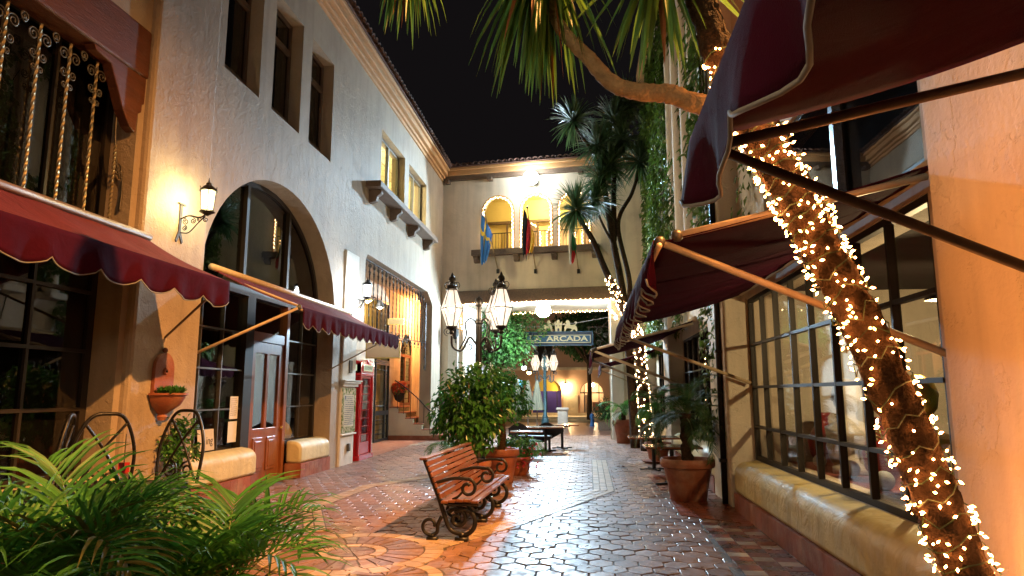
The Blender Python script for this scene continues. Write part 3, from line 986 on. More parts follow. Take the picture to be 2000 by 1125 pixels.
# porch lamp
pl = thing('porch_lamp', 'bright orange lamp under the porch ceiling above the stairs', 'lamp', (-6.0,26.2,4.95))
obj('canopy', MB().lathe([(0.10,0.28),(0.10,0.24),(0.02,0.22),(0.02,0.12),(0.09,0.08)],12), IRON, pl)
obj('globe', MB().sphere((0,0,0),0.10,12,8), emis("porch_bulb",(1,0.55,0.16),60), pl, smooth='all')
point_light('porch_light',(0,0,-0.14),620,(1,0.42,0.14),0.10,pl)
# stairs climbing to the left, tiled risers
st = thing('stairs', 'terracotta stairs with blue patterned tile risers rising to the arched door', 'stairs', (-6.0,24.3,0))
m, nt, out = nodemat("patterned_riser_tile")
p_ = N(nt,"ShaderNodeBsdfPrincipled"); ck = N(nt,"ShaderNodeTexVoronoi"); gg = N(nt,"ShaderNodeNewGeometry")
ck.inputs["Scale"].default_value = 11; rp = N(nt,"ShaderNodeValToRGB")
rp.color_ramp.elements[0].color = (0.03,0.07,0.08,1); rp.color_ramp.elements[1].color = (0.38,0.33,0.16,1); rp.color_ramp.elements[1].position = 0.6
nt.links.new(gg.outputs["Position"], ck.inputs["Vector"]); nt.links.new(ck.outputs["Distance"], rp.inputs[0]); nt.links.new(rp.outputs[0], p_.inputs["Base Color"]); p_.inputs["Roughness"].default_value = 0.25
nt.links.new(p_.outputs[0], out.inputs[0]); RISER = m
xs = [1.10,0.62,0.25,-0.08,-0.36,-0.62]
for i, xr in enumerate(xs):
    z0, z1 = i*0.19, (i+1)*0.19
    yn = -0.78 if i == 0 else (-0.68 if i == 1 else -0.62)
    rr = 0.18 if i < 2 else 0.0
    obj('riser', MB().box(-0.97,xr-0.03,yn+0.02,0.9 if i>1 else 0.6,z0-0.034,z1-0.0351), STUCCO_O if i>0 else TERRA, st)
    obj('riser_tile', MB().box(xr-0.032,xr-0.012,yn+0.06,0.9 if i>1 else 0.6,z0+0.01,z1-0.038), RISER, st)
    obj('tread', MB().box((xs[i+1]-0.03 if i < 5 else -0.97),xr,yn,0.9 if i>1 else 0.6,z1-0.035,z1), TERRA, st, bevel=0.012)
hr = thing('stair_handrail', 'black iron handrail with scrolled end beside the tiled stairs', 'handrail', (-6.0,23.6,0))
mb_ = MB(); top = [(-0.75,0,2.05),(-0.45,0,1.85),(0.05,0,1.45),(0.45,0,1.05),(0.62,0,0.98)]
hp = bez(top,8); mb_.tube(hp,0.022,6); mb_.tube(scroll((0.62,0.88),0.10,0.02,pi/2,pi/2-3.2*pi,lambda a,b:(a,0,b)),0.018,5)
mb_.tube(bez([(0.60,0,0.98),(0.72,0,0.75),(0.82,0,0.45),(0.78,0,0.2)],8),0.016,5); mb_.tube(scroll((0.70,0.28),0.12,0.02,0,-3.2*pi,lambda a,b:(a,0,b)),0.014,5)
obj('rail', mb_, IRON, hr)
for xk in (-0.65,-0.42,-0.18,0.06,0.30,0.52):
    zt = min(hp, key=lambda q: abs(q.x-xk)).z; zb = max(0.0, 1.14-(xk+0.62)*0.72)
    obj('baluster', MB().tube([(xk,0,zb-0.1),(xk,0,zt)],0.011,5), IRON, hr)
# ================================================================= BRIDGE BUILDING (facade across the walk)
fa = thing('bridge_building', 'cream building bridging the walk with three lit arches above a passage', 'building', (WX,25.5,0), -radians(7.5))
fnF = lambda a,b,d: (a, d, b)
def FB(name, mb, mt, parent=None, **k): return obj(name, mb, mt, parent or fa, **k)
A3 = [(2.23,0.62),(3.72,0.615),(5.165,0.605)]
outerF = [(-0.02,-0.05),(0.88,-0.05),(0.88,4.95),(6.35,4.95),(6.35,-0.05),(9.0,-0.05),(9.0,9.82),(-0.02,9.82)]
FB('wall', MB().prism(outerF, fnF, 0.0, 0.35, [arch_pts(c,a,8.47,0.64,7.02,16) for c,a in A3]), STUCCO_F)
FB('arch_surround', MB().prism(arch_pts(A3[0][0],A3[0][1]+0.03,8.47,0.67,7.03,16)[::-1], fnF, -0.012, 0.03, [arch_pts(A3[0][0],A3[0][1]-0.01,8.47,0.63,7.04,16)]), CORN)
FB('arch_surround', MB().prism(arch_pts(A3[1][0],A3[1][1]+0.03,8.47,0.67,7.03,16)[::-1], fnF, -0.012, 0.03, [arch_pts(A3[1][0],A3[1][1]-0.01,8.47,0.63,7.04,16)]), CORN)
FB('arch_surround', MB().prism(arch_pts(A3[2][0],A3[2][1]+0.03,8.47,0.67,7.03,16)[::-1], fnF, -0.012, 0.03, [arch_pts(A3[2][0],A3[2][1]-0.01,8.47,0.63,7.04,16)]), CORN)
# eaves: dark board with brackets, painted cornice, barrel tiles
FB('eaves_board', MB().box(0.0,9.0,-0.16,0.02,9.83,9.99), WOOD_T)
for sx in (0.22,1.95,3.7,5.45,7.2): FB('eaves_bracket', MB().box(sx-0.09,sx+0.09,-0.30,0.0,9.70,9.828), WOOD_T, bevel=0.012)
FB('cornice_moulding', MB().box(0.0,9.0,-0.26,0.02,9.993,10.17), CORN, bevel=0.02)
FB('cornice_moulding', MB().box(0.0,9.0,-0.33,0.02,10.172,10.28), CORN, bevel=0.02)
FB('roof_deck', MB().prism([(-0.38,10.285),(-0.38,10.31),(3.2,11.4),(3.2,10.285)], lambda a,b,d:(d,a,b), 0.0, 9.0), ROOF_T)
rf = bpy.data.objects.new('roof', None); COL.objects.link(rf); rf.parent = fa
for k in range(38):
    o = bpy.data.objects.new('roof_tile', BARREL); COL.objects.link(o); o.parent = rf
    o.location = (0.25+k*0.235+rnd.gauss(0,.006), -0.46, 10.31+rnd.gauss(0,.006)); o.rotation_euler = (0, radians(17), -pi/2+rnd.gauss(0,.03))
# timber sill below the arches with corbels
FB('timber_sill', MB().box(1.25,6.10,-0.30,0.02,6.76,6.98), WOOD_T, bevel=0.015)
for sx in (1.42,2.98,4.42,5.92):
    FB('corbel', MB().prism([(0.0,6.757),(-0.26,6.757),(-0.26,6.68),(-0.18,6.62),(-0.16,6.52),(0.0,6.50)], lambda a,b,d:(d,a,b), sx-0.1, sx+0.1), WOOD_T, bevel=0.01)
# loggia behind the arches: yellow walls, doors, inner arches, railing
YEL = mat("loggia_yellow_paint", (0.66,0.54,0.22), 0.8, var=0.05)
FB('loggia_floor', MB().box(0.6,7.6,0.351,2.9,6.80,6.98), STUCCO_F)
FB('loggia_back_wall', MB().prism(rect(0.6,7.6,6.98,9.8), fnF, 2.5, 2.7, [arch_pts(c+0.25,0.62,8.05,0.6,6.99,14) for c in (2.55,4.0,5.45)]), YEL)
FB('loggia_ceiling', MB().box(0.6,7.6,0.351,2.9,9.6,9.7), YEL)
FB('loggia_end_wall', MB().box(0.5,0.6,0.351,2.9,6.9,9.7), YEL)
FB('loggia_end_wall', MB().box(7.6,7.7,0.351,2.9,6.9,9.7), YEL)
FB('loggia_beam', MB().box(0.6,7.6,2.3,2.45,8.60,8.70), WOOD_T)
for sx in (1.95,3.25,4.75): FB('loggia_post', MB().box(sx,sx+0.08,2.34,2.42,6.98,8.6), WOOD_T)
FB('loggia_night', MB().box(0.6,7.6,3.6,3.65,6.5,9.8), DARK)
rw = FB('railing', MB().box(1.5,6.0,0.40,0.43,7.72,7.75), IRON)
for k in range(38):
    sx = 1.55+k*0.12
    obj('baluster', MB().box(sx-0.008,sx+0.008,0.405,0.425,7.0,7.72), IRON, rw)
ll = thing('loggia_lamp', 'small yellow lamp inside the arched loggia over the passage', 'lamp', (0,0,0))
ll.location = fa.matrix_world @ Vector((0,0,0)); 
bpy.context.view_layer.update()
ll.location = fa.matrix_world @ Vector((3.7,1.5,9.45))
obj('canopy', MB().lathe([(0.12,0.15),(0.12,0.08),(0.05,0.05)],12), IRON, ll)
obj('globe', MB().sphere((0,0,0),0.08), emis("loggia_bulb",(1,0.82,0.38),18), ll)
point_light('loggia_light',(0,0,-0.2),115,(1,0.80,0.34),0.15,ll)
# passage: lintel beam, soffit, jamb walls
FB('lintel_beam', MB().box(0.45,6.75,-0.10,0.34,4.951,5.44), WOOD_T, bevel=0.02)
FB('soffit', MB().box(0.45,6.8,0.351,3.0,4.955,5.4), STUCCO_F)
FB('back_wall', MB().box(0.0,9.0,2.95,3.25,5.4,9.8), STUCCO_F)
FB('jamb_wall', MB().box(-0.02,0.86,0.36,3.3,-0.05,4.94), STUCCO_W)
FB('jamb_wall', MB().box(6.38,7.4,0.36,3.3,-0.05,4.94), STUCCO_W)
FB('jamb_pilaster', MB().box(0.30,0.70,-0.07,0.0,-0.05,4.945), STUCCO_W, bevel=0.02)
FB('jamb_pilaster', MB().box(6.42,6.85,-0.10,0.0,-0.05,4.945), STUCCO_W, bevel=0.02)
# floodlights
def flood(sx, y, z, label, power, tilt, size=2.55, hot=0, aim=Vector((2.2,-15.6,-9.5))):
    t = thing('floodlight', label, 'floodlight', fa.matrix_world @ Vector((sx,y,z)), -radians(7.5), 'floodlights on the bridge building')
    obj('housing', MB().prism([(-0.20,-0.19),(0.20,-0.19),(0.20,0.14),(-0.20,0.14)], lambda a,b,d:(a,d,b), -0.06, 0.10), IRON_G, t, bevel=0.02)
    obj('bracket', MB().box(-0.03,0.03,0.10,-y+0.001,-0.03,0.03) if y < 0 else MB().box(-0.03,0.03,0.0,0.06,0.10,4.955-z), IRON_G, t)
    obj('lens', MB().sphere((0,-0.22,0),0.27,20,12), emis("flood_lens",(0.80,0.93,1.0),60), t, smooth='all')
    hs_ = bpy.data.lights.new('flood_hotspot','SPOT'); hs_.energy = hot; hs_.color = (0.34,0.68,1.0); hs_.spot_size = radians(74); hs_.spot_blend = 1.0; hs_.shadow_soft_size = 0.12
    ho = bpy.data.objects.new('flood_hotspot', hs_); COL.objects.link(ho); ho.parent = t; ho.location = (0,-0.52,-0.10)
    ho.rotation_euler = (Matrix.Rotation(radians(7.5),3,'Z') @ aim).to_track_quat('-Z','Y').to_euler()
    if size > 3.2:
        return t if point_light('flood_beam',(0,-0.54,-0.06),power,(0.58,0.81,1.0),0.10,t) else t
    l = bpy.data.lights.new('flood_beam','SPOT'); l.energy = power; l.color = (0.58,0.81,1.0); l.spot_size = size; l.spot_blend = 0.18; l.shadow_soft_size = 0.10
    o = bpy.data.objects.new('flood_beam', l); COL.objects.link(o); o.parent = t; o.location = (0,-0.52,-0.05); o.rotation_euler = (-radians(90-tilt),0,0)
    return t
flood(3.64,-0.35,9.55,'round white floodlight glaring high on the facade above the middle arch',900,26,2.25,1700)
flood(3.87,0.75,4.70,'round white floodlight glaring under the lintel of the passage',1500,6,3.3,150,Vector((1.5,-14,-4.8)))
# fairy lights round the arches, on the lintel and the inner arches
def bulbs_mesh(pts, r, sz=1.5):
    mb_ = MB()
    for p in pts:
        x,y_,z = p
        mb_.add([(x+r,y_,z),(x,y_+r,z),(x-r,y_,z),(x,y_-r,z),(x,y_,z+r*sz),(x,y_,z-r*sz)], [(0,1,4),(1,2,4),(2,3,4),(3,0,4),(1,0,5),(2,1,5),(3,2,5),(0,3,5)])
    return mb_
def arch_string(c, a, zs, b, z0, y, n, label, zoff=0.0, r=0.02):
    t = thing('fairy_lights', label, 'fairy lights', fa.matrix_world @ Vector((c,y,z0)), -radians(7.5), 'fairy lights edging the arches')
    pts, cord = [], []
    path = arch_pts(c,a,zs,b,z0,24)
    dense = []
    for i in range(len(path)-1):
        p, q = Vector((*path[i],0)), Vector((*path[i+1],0))
        m_ = max(1,int((q-p).length/0.02))
        for k in range(m_): dense.append(p.lerp(q,k/m_))
    step = len(dense)/n
    for k in range(n):
        p = dense[int(k*step)]
        nrm = Vector((c-p.x, zs-0.3-p.y,0)).normalized()
        j = 0.05 if k % 2 else 0.02
        pts.append((p.x-c+nrm.x*j, rnd.uniform(-.02,.02), p.y-z0+nrm.y*j-0.01))
    obj('bulbs', bulbs_mesh(pts,r), BULB_F, t, fix=False, kind='stuff')
    obj('cable', MB().tube([(p.x-c,0,p.y-z0) for p in dense[::6]],0.006,4), IRON, t)
names = ['first arch, beside the blue flag','middle arch, below the floodlight','third arch, behind the spiky tree']
for (c,a),nm in zip(A3,names): arch_string(c,a-0.01,8.47,0.62,7.05,-0.03,58,'fairy lights edging the '+nm)
for i,c in enumerate((2.55,4.0,5.45)): arch_string(c+0.25,0.62,8.05,0.6,7.1,2.44,46,'fairy lights on the inner loggia doorway of the '+('first','middle','third')[i]+' arch', r=0.018)
def line_string(p, q, n, label, sag=0.0, r=0.02, jit=0.03):
    P, Q = Vector(p), Vector(q)
    t = thing('fairy_lights', label, 'fairy lights', P)
    pts = []; cab = []
    for k in range(n):
        u = (k+0.5)/n; c = (Q-P)*u; c.z -= sag*4*u*(1-u)
        cab.append(c.copy()); pts.append((c.x, c.y+rnd.uniform(-.01,.01), c.z - (0.03 if k%2 else 0.0) - rnd.uniform(0,jit)))
    obj('bulbs', bulbs_mesh(pts,r), BULB_F, t, fix=False, kind='stuff'); obj('cable', MB().tube(cab,0.007,4), IRON, t)
W2 = lambda s,y,z: fa.matrix_world @ Vector((s,y,z))
line_string(W2(0.6,-0.14,4.95), W2(6.6,-0.14,4.98), 66, 'straight row of fairy lights along the front edge of the passage lintel')
line_string(W2(0.95,3.05,4.93), W2(6.35,3.05,4.95), 54, 'straight row of fairy lights along the rear edge of the passage soffit')
line_string(W2(0.75,-0.14,4.8), W2(0.9,-0.2,4.0), 12, 'short drop of fairy lights behind the street lamp lanterns')
line_string(W2(6.35,-0.14,4.95), W2(6.75,-0.9,4.3), 22, 'loose bunch of fairy lights at the end of the lintel by the tree', sag=0.1, jit=0.2)

# flags on slanting poles
def flag(sx, zb, tx, tz, label, stripes, length, width, seed):
    base = fa.matrix_world @ Vector((sx,0,zb))
    t = thing('flag', label, 'flag', base, -radians(7.5), 'flags below the arches')
    tip = Vector((tx-sx,-1.0,tz-zb))
    obj('pole', MB().tube([(0,0.02,0),tip],0.022,6), mat("flag_pole",(0.30,0.20,0.10),0.5), t)
    obj('finial', MB().sphere(tip,0.05,8,6), IRON, t)
    obj('socket', MB().box(-0.05,0.05,-0.06,0.0,-0.08,0.08), IRON, t)
    r_ = random.Random(seed); ph = r_.uniform(0,6)
    nz, nc = 22, 20
    top = tip*0.98; d = tip.normalized()
    def pt(i, j):
        u = j/nc; v = i/nz
        # hoist runs down the pole, the cloth collapses into hanging folds
        hang = top - d*(0.9*u*(1-0.55*v))
        fold = sin(u*pi*5+ph)*0.06*(0.4+v) ; fold2 = cos(u*pi*5+ph)*0.05*(0.4+v)
        x = top.x*(1-0.0) + (hang.x-top.x)*(1-v)*1.0 + (u-0.5)*width*(0.5+0.5*sin(v*pi*0.8+0.3)) + fold2*0.5
        y_ = top.y + (hang.y-top.y)*(1-v) + fold
        z = hang.z - v*length*(1-0.18*abs(sin(u*pi*2.5+ph)))*(1-0.25*u)
        return (x,y_,z)
    for k,(u0,u1,v0,v1,col,nm) in enumerate(stripes):
        mb_ = MB(); i0,i1 = round(v0*nz), round(v1*nz); j0,j1 = round(u0*nc), round(u1*nc)
        vs_ = [pt(i,j) for i in range(i0,i1+1) for j in range(j0,j1+1)]; w_ = j1-j0+1
        fs_ = [(a*w_+b, a*w_+b+1, (a+1)*w_+b+1, (a+1)*w_+b) for a in range(i1-i0) for b in range(w_-1)]
        mb_.add(vs_,fs_); obj('cloth', mb_, mat("flag_"+nm,col,0.8,bump=0.1,bscale=80,trans=0.15), t, smooth='all', fix=False)
BLU, YLW = (0.02,0.13,0.42), (0.62,0.42,0.04)
flag(2.24,6.16,1.97,8.31,'blue and yellow flag hanging furled before the first arch',[(0,.3,0,.3,BLU,'blue'),(.3,.45,0,.3,YLW,'yellow'),(.45,1,0,.3,BLU,'blue'),(0,1,.3,.42,YLW,'yellow'),(0,.3,.42,1,BLU,'blue'),(.3,.45,.42,1,YLW,'yellow'),(.45,1,.42,1,BLU,'blue')],2.15,0.34,3)
flag(3.69,6.10,3.60,8.30,'black, red and yellow flag hanging before the middle arch',[(0,.4,0,1,(0.012,0.012,0.014),'black'),(.4,.7,0,1,(0.42,0.012,0.02),'red'),(.7,1,0,1,(0.65,0.36,0.02),'gold')],2.05,0.36,5)
flag(5.30,6.03,5.21,7.81,'white, green and red flag hanging before the third arch',[(0,1,0,.10,(0.6,0.6,0.58),'white'),(0,.3,.1,1,(0.6,0.6,0.58),'white'),(.3,.7,.1,.6,(0.01,0.12,0.05),'green'),(.7,1,.1,.6,(0.01,0.12,0.05),'green'),(.3,1,.6,1,(0.42,0.015,0.025),'red')],1.75,0.24,8)

# ================================================================= BEYOND THE PASSAGE
# hanging shop sign with lions and tower
SGB = mat("sign_blue", (0.005,0.02,0.045), 0.5); SGP = mat("sign_panel_blue", (0.012,0.075,0.15), 0.5); SGC = mat("sign_cream", (0.58,0.56,0.34), 0.5)
sg = thing('hanging_sign', 'blue hanging sign lettered LA ARCADA with two lions and a tower on top', 'sign', (-1.24,29.0,3.60))
obj('board', MB().box(-1.46,1.46,-0.04,0.04,0.0,0.60), SGB, sg, bevel=0.01)
for (a,b,c,d) in ((-1.46,1.46,0.57,0.60),(-1.46,1.46,0.0,0.03),(-1.46,-1.43,0.031,0.569),(1.43,1.46,0.031,0.569)): obj('edge_strip', MB().box(a,b,-0.052,-0.041,c,d), SGP, sg)
obj('border', MB().box(-1.36,1.36,-0.048,-0.041,0.12,0.45), SGC, sg); obj('panel', MB().box(-1.33,1.33,-0.054,-0.049,0.145,0.425), SGP, sg)
text('lettering','LA  ARCADA',0.30,SGC,sg,(0,-0.058,0.285),(radians(90),0,0),0.004,sx=1.42,bold=0.008)
def flat(name, polys, mt, parent, d=0.02, holes=()):
    mb_ = MB()
    for p in polys: mb_.prism(p, lambda a,b,dd:(a,dd,b), -d, d)
    return obj(name, mb_, mt, parent)
tw = [(-0.14,0.60),(0.14,0.60),(0.14,0.90),(0.17,0.92),(0.17,1.02),(0.11,1.02),(0.11,0.97),(0.06,0.97),(0.06,1.06),(0.0,1.12),(-0.06,1.06),(-0.06,0.97),(-0.11,0.97),(-0.11,1.02),(-0.17,1.02),(-0.17,0.92),(-0.14,0.90)]
tower = flat('tower',[tw],SGC,sg)
obj('tower_door', MB().prism(arch_pts(0,0.04,0.70,0.04,0.61,8), lambda a,b,d:(a,d,b), -0.026,-0.021), SGB, sg)
for s in (-1,1): obj('tower_window', MB().box(s*0.07-0.02,s*0.07+0.02,-0.026,-0.021,0.82,0.86), SGB, sg)
lion = [(0.24,0.60),(0.31,0.60),(0.33,0.70),(0.38,0.74),(0.50,0.73),(0.58,0.70),(0.52,0.63),(0.50,0.60),(0.58,0.60),(0.61,0.63),(0.66,0.70),(0.72,0.66),(0.75,0.60),(0.80,0.60),(0.80,0.72),(0.78,0.79),(0.72,0.86),(0.76,0.92),(0.80,0.97),(0.76,1.03),(0.69,1.02),(0.68,0.98),(0.73,0.98),(0.74,0.95),(0.68,0.88),(0.55,0.87),(0.49,0.90),(0.50,0.98),(0.45,1.07),(0.37,1.08),(0.33,1.03),(0.31,0.98),(0.35,0.95),(0.33,0.91),(0.26,0.95),(0.19,0.93),(0.20,0.89),(0.27,0.89),(0.28,0.83),(0.25,0.78),(0.26,0.70)]
flat('lion',[lion],SGC,sg); flat('lion',[[(-a,b) for a,b in reversed(lion)]],SGC,sg)
bk = MB(); fb_ = lambda a,b: (a,0,b)
bk.tube([(1.2,0,0.78),(2.2,0,0.78)],0.018,5); bk.tube([(1.30,0,0.6),(1.30,0,0.78)],0.012,4); bk.tube([(1.5,0,0.62),(2.2,0,-0.1)],0.012,5)
for (c,r) in (((1.72,0.60),0.16),((2.0,0.42),0.12),((1.70,0.10),0.13)): bk.tube(scroll(c,r,0.02,0.5,0.5+3.4*pi,fb_),0.012,5)
bk.tube([(1.85,0,0.78),(2.2,0,1.15)],0.010,4)
obj('bracket', bk, IRON_G, sg)
wre = MB(); wre.tube(bez([(-5.0,28.2,4.35),(-3.0,28.2,4.32),(-1.0,28.2,4.42),(1.0,28.2,4.72)],8),0.010,4)
tag(obj('wire', wre, mat("pale_wire",(0.5,0.5,0.5),0.5)), 'thin pale wire stretched across the walk in front of the hanging sign', 'wire')

# left-hand shop beyond the bridge and wall continuing
lw = thing('far_shop', 'white shop with teal awning on the walk beyond the bridge', 'building', (-5.2,33,0))
obj('wall', MB().box(-0.6,0,-4.0,5.5,-0.05,6.5), STUCCO_W, lw)
obj('window', MB().box(0.0,0.02,-1.8,0.6,0.7,2.4), GLASS_D, lw); obj('window', MB().box(0.0,0.02,1.4,4.2,0.7,2.4), GLASS_D, lw)
TEAL = mat("teal_canvas",(0.015,0.16,0.22),0.8)
mb_ = MB(); mb_.prism([(0.0,2.75),(1.9,2.25),(1.9,2.22),(0.0,2.70)], lambda a,b,d:(a,d,b), -3.0, 2.2); obj('awning_canvas', mb_, mat("navy_canvas",(0.012,0.04,0.07),0.8), lw)
for k in range(5):
    y0 = -3.0+k*1.05
    obj('awning_valance', MB().box(1.895,1.91,y0,y0+0.8,1.92,2.22), TEAL, lw)
    obj('valance_sign', MB().box(1.2,1.85,-3.02,-3.0,2.28+0.0*k,2.30), WHITE, lw) if k == 0 else None
def small_lamp(name,label,loc,col,power,rad,est):
    t = thing(name,label,'lamp',loc)
    obj('bracket', MB().box(-0.03,0.03,-0.03,0.03,0.06,0.3), IRON, t)
    obj('shade', MB().lathe([(0.03,0.14),(0.10,0.10),(0.14,0.02)],12,closed=False), IRON_G, t)
    obj('globe', MB().sphere((0,0,0),rad,10,8), emis(name+"_glow",col,est), t, smooth='all')
    point_light(name+'_light',(0,0,-0.22),power,col,rad,t)
small_lamp('security_lamp','white lamp glaring beside the leafy tree beyond the passage',(-3.1,33.0,2.86),(0.85,0.95,1.0),260,0.13,40)
small_lamp('doorway_lamp','small amber lamp beyond the white lamp past the passage',(-3.4,39.5,2.8),(1.0,0.65,0.2),120,0.12,30)
# closed parasols
CANV = mat("olive_parasol_canvas",(0.16,0.15,0.10),0.85,bump=0.2,bscale=60)
def parasol(loc,label,sc=1.0):
    t = thing('closed_parasol',label,'parasol',loc,rnd.uniform(0,3),'closed parasols by the far shop')
    obj('pole', MB().tube([(0,0,0),(0,0,2.15*sc)],0.025,6), WOOD_T, t)
    vs_,fs_ = [],[]; n = 24
    for i in range(9):
        v = i/8; z = 2.1*sc-1.15*sc*v
        for k in range(n):
            a = 2*pi*k/n; r = (0.05+0.17*v**0.8)*(1+0.35*cos(a*8)*v)
            vs_.append((r*cos(a),r*sin(a),z))
    for i in range(8):
        for k in range(n): fs_.append((i*n+k,(i+1)*n+k,(i+1)*n+(k+1)%n,i*n+(k+1)%n))
    obj('canopy', MB().add(vs_,fs_), CANV, t, smooth='all'); obj('base', MB().lathe([(0.28,0),(0.28,0.06),(0.06,0.10)],14), IRON, t)
parasol((-2.85,27.6,0),'closed olive parasol, first of the three before the far shop')
parasol((-2.45,27.9,0),'closed olive parasol, middle one of the three before the far shop')
parasol((-2.05,27.5,0),'closed grey-olive parasol standing nearest the second street lamp')
# road, kerb, building across the street
ASPH = mat("asphalt",(0.05,0.048,0.045),0.8,var=0.2,vscale=8,bump=0.3,bscale=50)
tag(obj('road', MB().box(-60,60,38.7,45.0,-0.06,-0.04), ASPH), 'dark street crossing at the end of the walk', None, kind='structure')
tag(obj('kerb', MB().box(-60,60,45.0,45.2,-0.06,0.10), STUCCO_F), 'pale kerb along the far side of the street', None, kind='structure')
tag(obj('far_sidewalk', MB().box(-60,60,45.2,48.2,-0.06,0.09), STUCCO_F), 'sidewalk before the building across the street', None, kind='structure')
fb2 = thing('street_building', 'pink and cream building with arched shop windows across the street', 'building', (0,48,0))
PINKW = mat("pink_plaster",(0.50,0.30,0.20),0.8,var=0.1,vscale=1)
wallh = [arch_pts(-2.9,1.02,1.75,0.85,0.25,14), arch_pts(0.2,0.80,1.65,0.78,0.3,14), rect(-3.6,-2.45,3.75,5.0), rect(-6.5,-4.6,0.3,2.4), rect(2.0,4.5,0.3,2.4)]
obj('wall', MB().prism(rect(-14,12,0,7.2), lambda a,b,d:(a,d,b), 0, 0.4, wallh), PINKW, fb2)
obj('base_course', MB().box(-14,12,-0.05,0,0.0,0.28), STUCCO_F, fb2)
obj('lower_wall_panel', MB().box(-1.75,-0.75,-0.10,0.0,0.281,1.5), STUCCO_F, fb2)
obj('string_course', MB().box(-14,12,-0.08,0.0,3.2,3.4), STUCCO_F, fb2)
obj('shop_room', MB().box(-0.9,1.3,2.0,2.05,0,2.8), mat("lit_room_wall",(0.7,0.5,0.32),0.8), fb2)
obj('shop_room', MB().box(-5,-1.4,2.4,2.45,0,3.0), mat("violet_display",(0.08,0.05,0.25),0.8), fb2)
obj('shop_room', MB().box(-8,-4.5,1.4,1.45,0,3.0), DARK, fb2); obj('shop_room', MB().box(1.8,5,1.4,1.45,0,3.0), DARK, fb2)
obj('dark_room', MB().box(-3.8,-2.3,1.0,1.05,3.5,5.2), DARK, fb2)
wf = MB()
for xx in (-0.30,0.20,0.70): wf.box(xx-0.025,xx+0.025,0.1,0.15,0.3,2.4)
wf.box(-0.6,1.0,0.1,0.15,1.60,1.68); wf.tube([(0.2+0.8*cos(pi*k/14),0.12,1.65+0.78*sin(pi*k/14)) for k in range(15)],0.03,5)
obj('window_frame', wf, BRONZE, fb2)
obj('counter', MB().box(0.25,1.0,1.0,1.5,0.3,1.0), WOOD_D, fb2); obj('door_panel', MB().box(-0.35,0.1,0.9,0.95,0.3,1.5), mat("pale_door",(0.7,0.6,0.5),0.6), fb2)
obj('fan_panel', MB().prism(arch_pts(-2.9,1.0,1.78,0.8,1.76,12), lambda a,b,d:(a,d,b), 0.2,0.25), mat("yellow_fan_panel",(0.5,0.36,0.05),0.6), fb2)
wf2 = MB()
for xx in (-3.6,-2.9,-2.2): wf2.box(xx-0.025,xx+0.025,0.15,0.2,0.25,1.75)
obj('window_frame', wf2, BRONZE, fb2)
obj('window_frame', MB().prism(rect(-3.6,-2.45,3.75,5.0), lambda a,b,d:(a,d,b), 0.1,0.18,[rect(-3.52,-3.05,3.83,4.92),rect(-2.99,-2.53,3.83,4.92)]), WOOD_T, fb2)
def inner_lamp(label,loc,power,col):
    t = thing('shop_lamp',label,'lamp',loc)
    obj('rod', MB().tube([(0,0,0.1),(0,0,0.6)],0.015,5), IRON, t); obj('globe', MB().sphere((0,0,0),0.13,10,8), emis("shop_globe",(1,0.8,0.5),14), t, smooth='all')
    point_light('shop_light',(0,0,-0.25),power,col,0.1,t)
inner_lamp('lamp inside the brightly lit arched shop window across the street',(0.3,49.2,2.2),55,(1,0.72,0.42))
inner_lamp('lamp inside the violet shop window across the street',(-2.9,49.4,2.4),28,(1,0.8,0.55))
small_lamp('wall_lamp','glowing wall lamp between the two arched shops across the street',(-1.58,47.75,2.25),(1.0,0.72,0.34),150,0.13,40)
# stone pedestal, statue
pd = thing('stone_pedestal','square cream stone pedestal at the end of the walk','pedestal',(-1.3,34.7,0))
obj('shaft', MB().box(-0.25,0.25,-0.25,0.25,0.1,0.78), STUCCO_W, pd, bevel=0.02); obj('cap', MB().box(-0.31,0.31,-0.31,0.31,0.781,0.90), STUCCO_W, pd, bevel=0.03); obj('foot', MB().box(-0.31,0.31,-0.31,0.31,0.0,0.099), STUCCO_W, pd, bevel=0.02)
ROBE = mat("blue_robe",(0.03,0.14,0.36),0.6); SKIN = mat("statue_skin",(0.30,0.18,0.12),0.6); HAIR = mat("dark_hair",(0.02,0.015,0.012),0.7)
stt = thing('statue','small statue in a long blue robe at the end of the walk','statue',(0.15,34.6,0),radians(20))
prof = [(0.27,0.0),(0.25,0.05),(0.20,0.35),(0.17,0.7),(0.155,0.95),(0.14,1.05),(0.17,1.2),(0.19,1.34),(0.15,1.42),(0.06,1.46)]
vs_,fs_ = [],[]; n = 20
for i,(r,z) in enumerate(prof):
    for k in range(n):
        a = 2*pi*k/n; rr = r*(1+0.09*cos(7*a)*max(0,1-z))
        vs_.append((rr*cos(a)*1.15,rr*sin(a)*0.85,z))
for i in range(len(prof)-1):
    for k in range(n): fs_.append((i*n+k,i*n+(k+1)%n,(i+1)*n+(k+1)%n,(i+1)*n+k))
fs_.append(tuple((len(prof)-1)*n+k for k in range(n)))
rb = MB().add(vs_,fs_)
rb.tube(bez([(0.17,0,1.36),(0.24,-0.02,1.15),(0.20,-0.16,1.02),(0.06,-0.22,1.08)],6),[0.06]*4+[0.055]*8+[0.04]*7,8); rb.tube(bez([(-0.17,0,1.36),(-0.25,0.02,1.1),(-0.24,-0.03,0.85)],6),[0.06]*5+[0.05]*8,8)
obj('robe', rb, ROBE, stt, smooth='all')
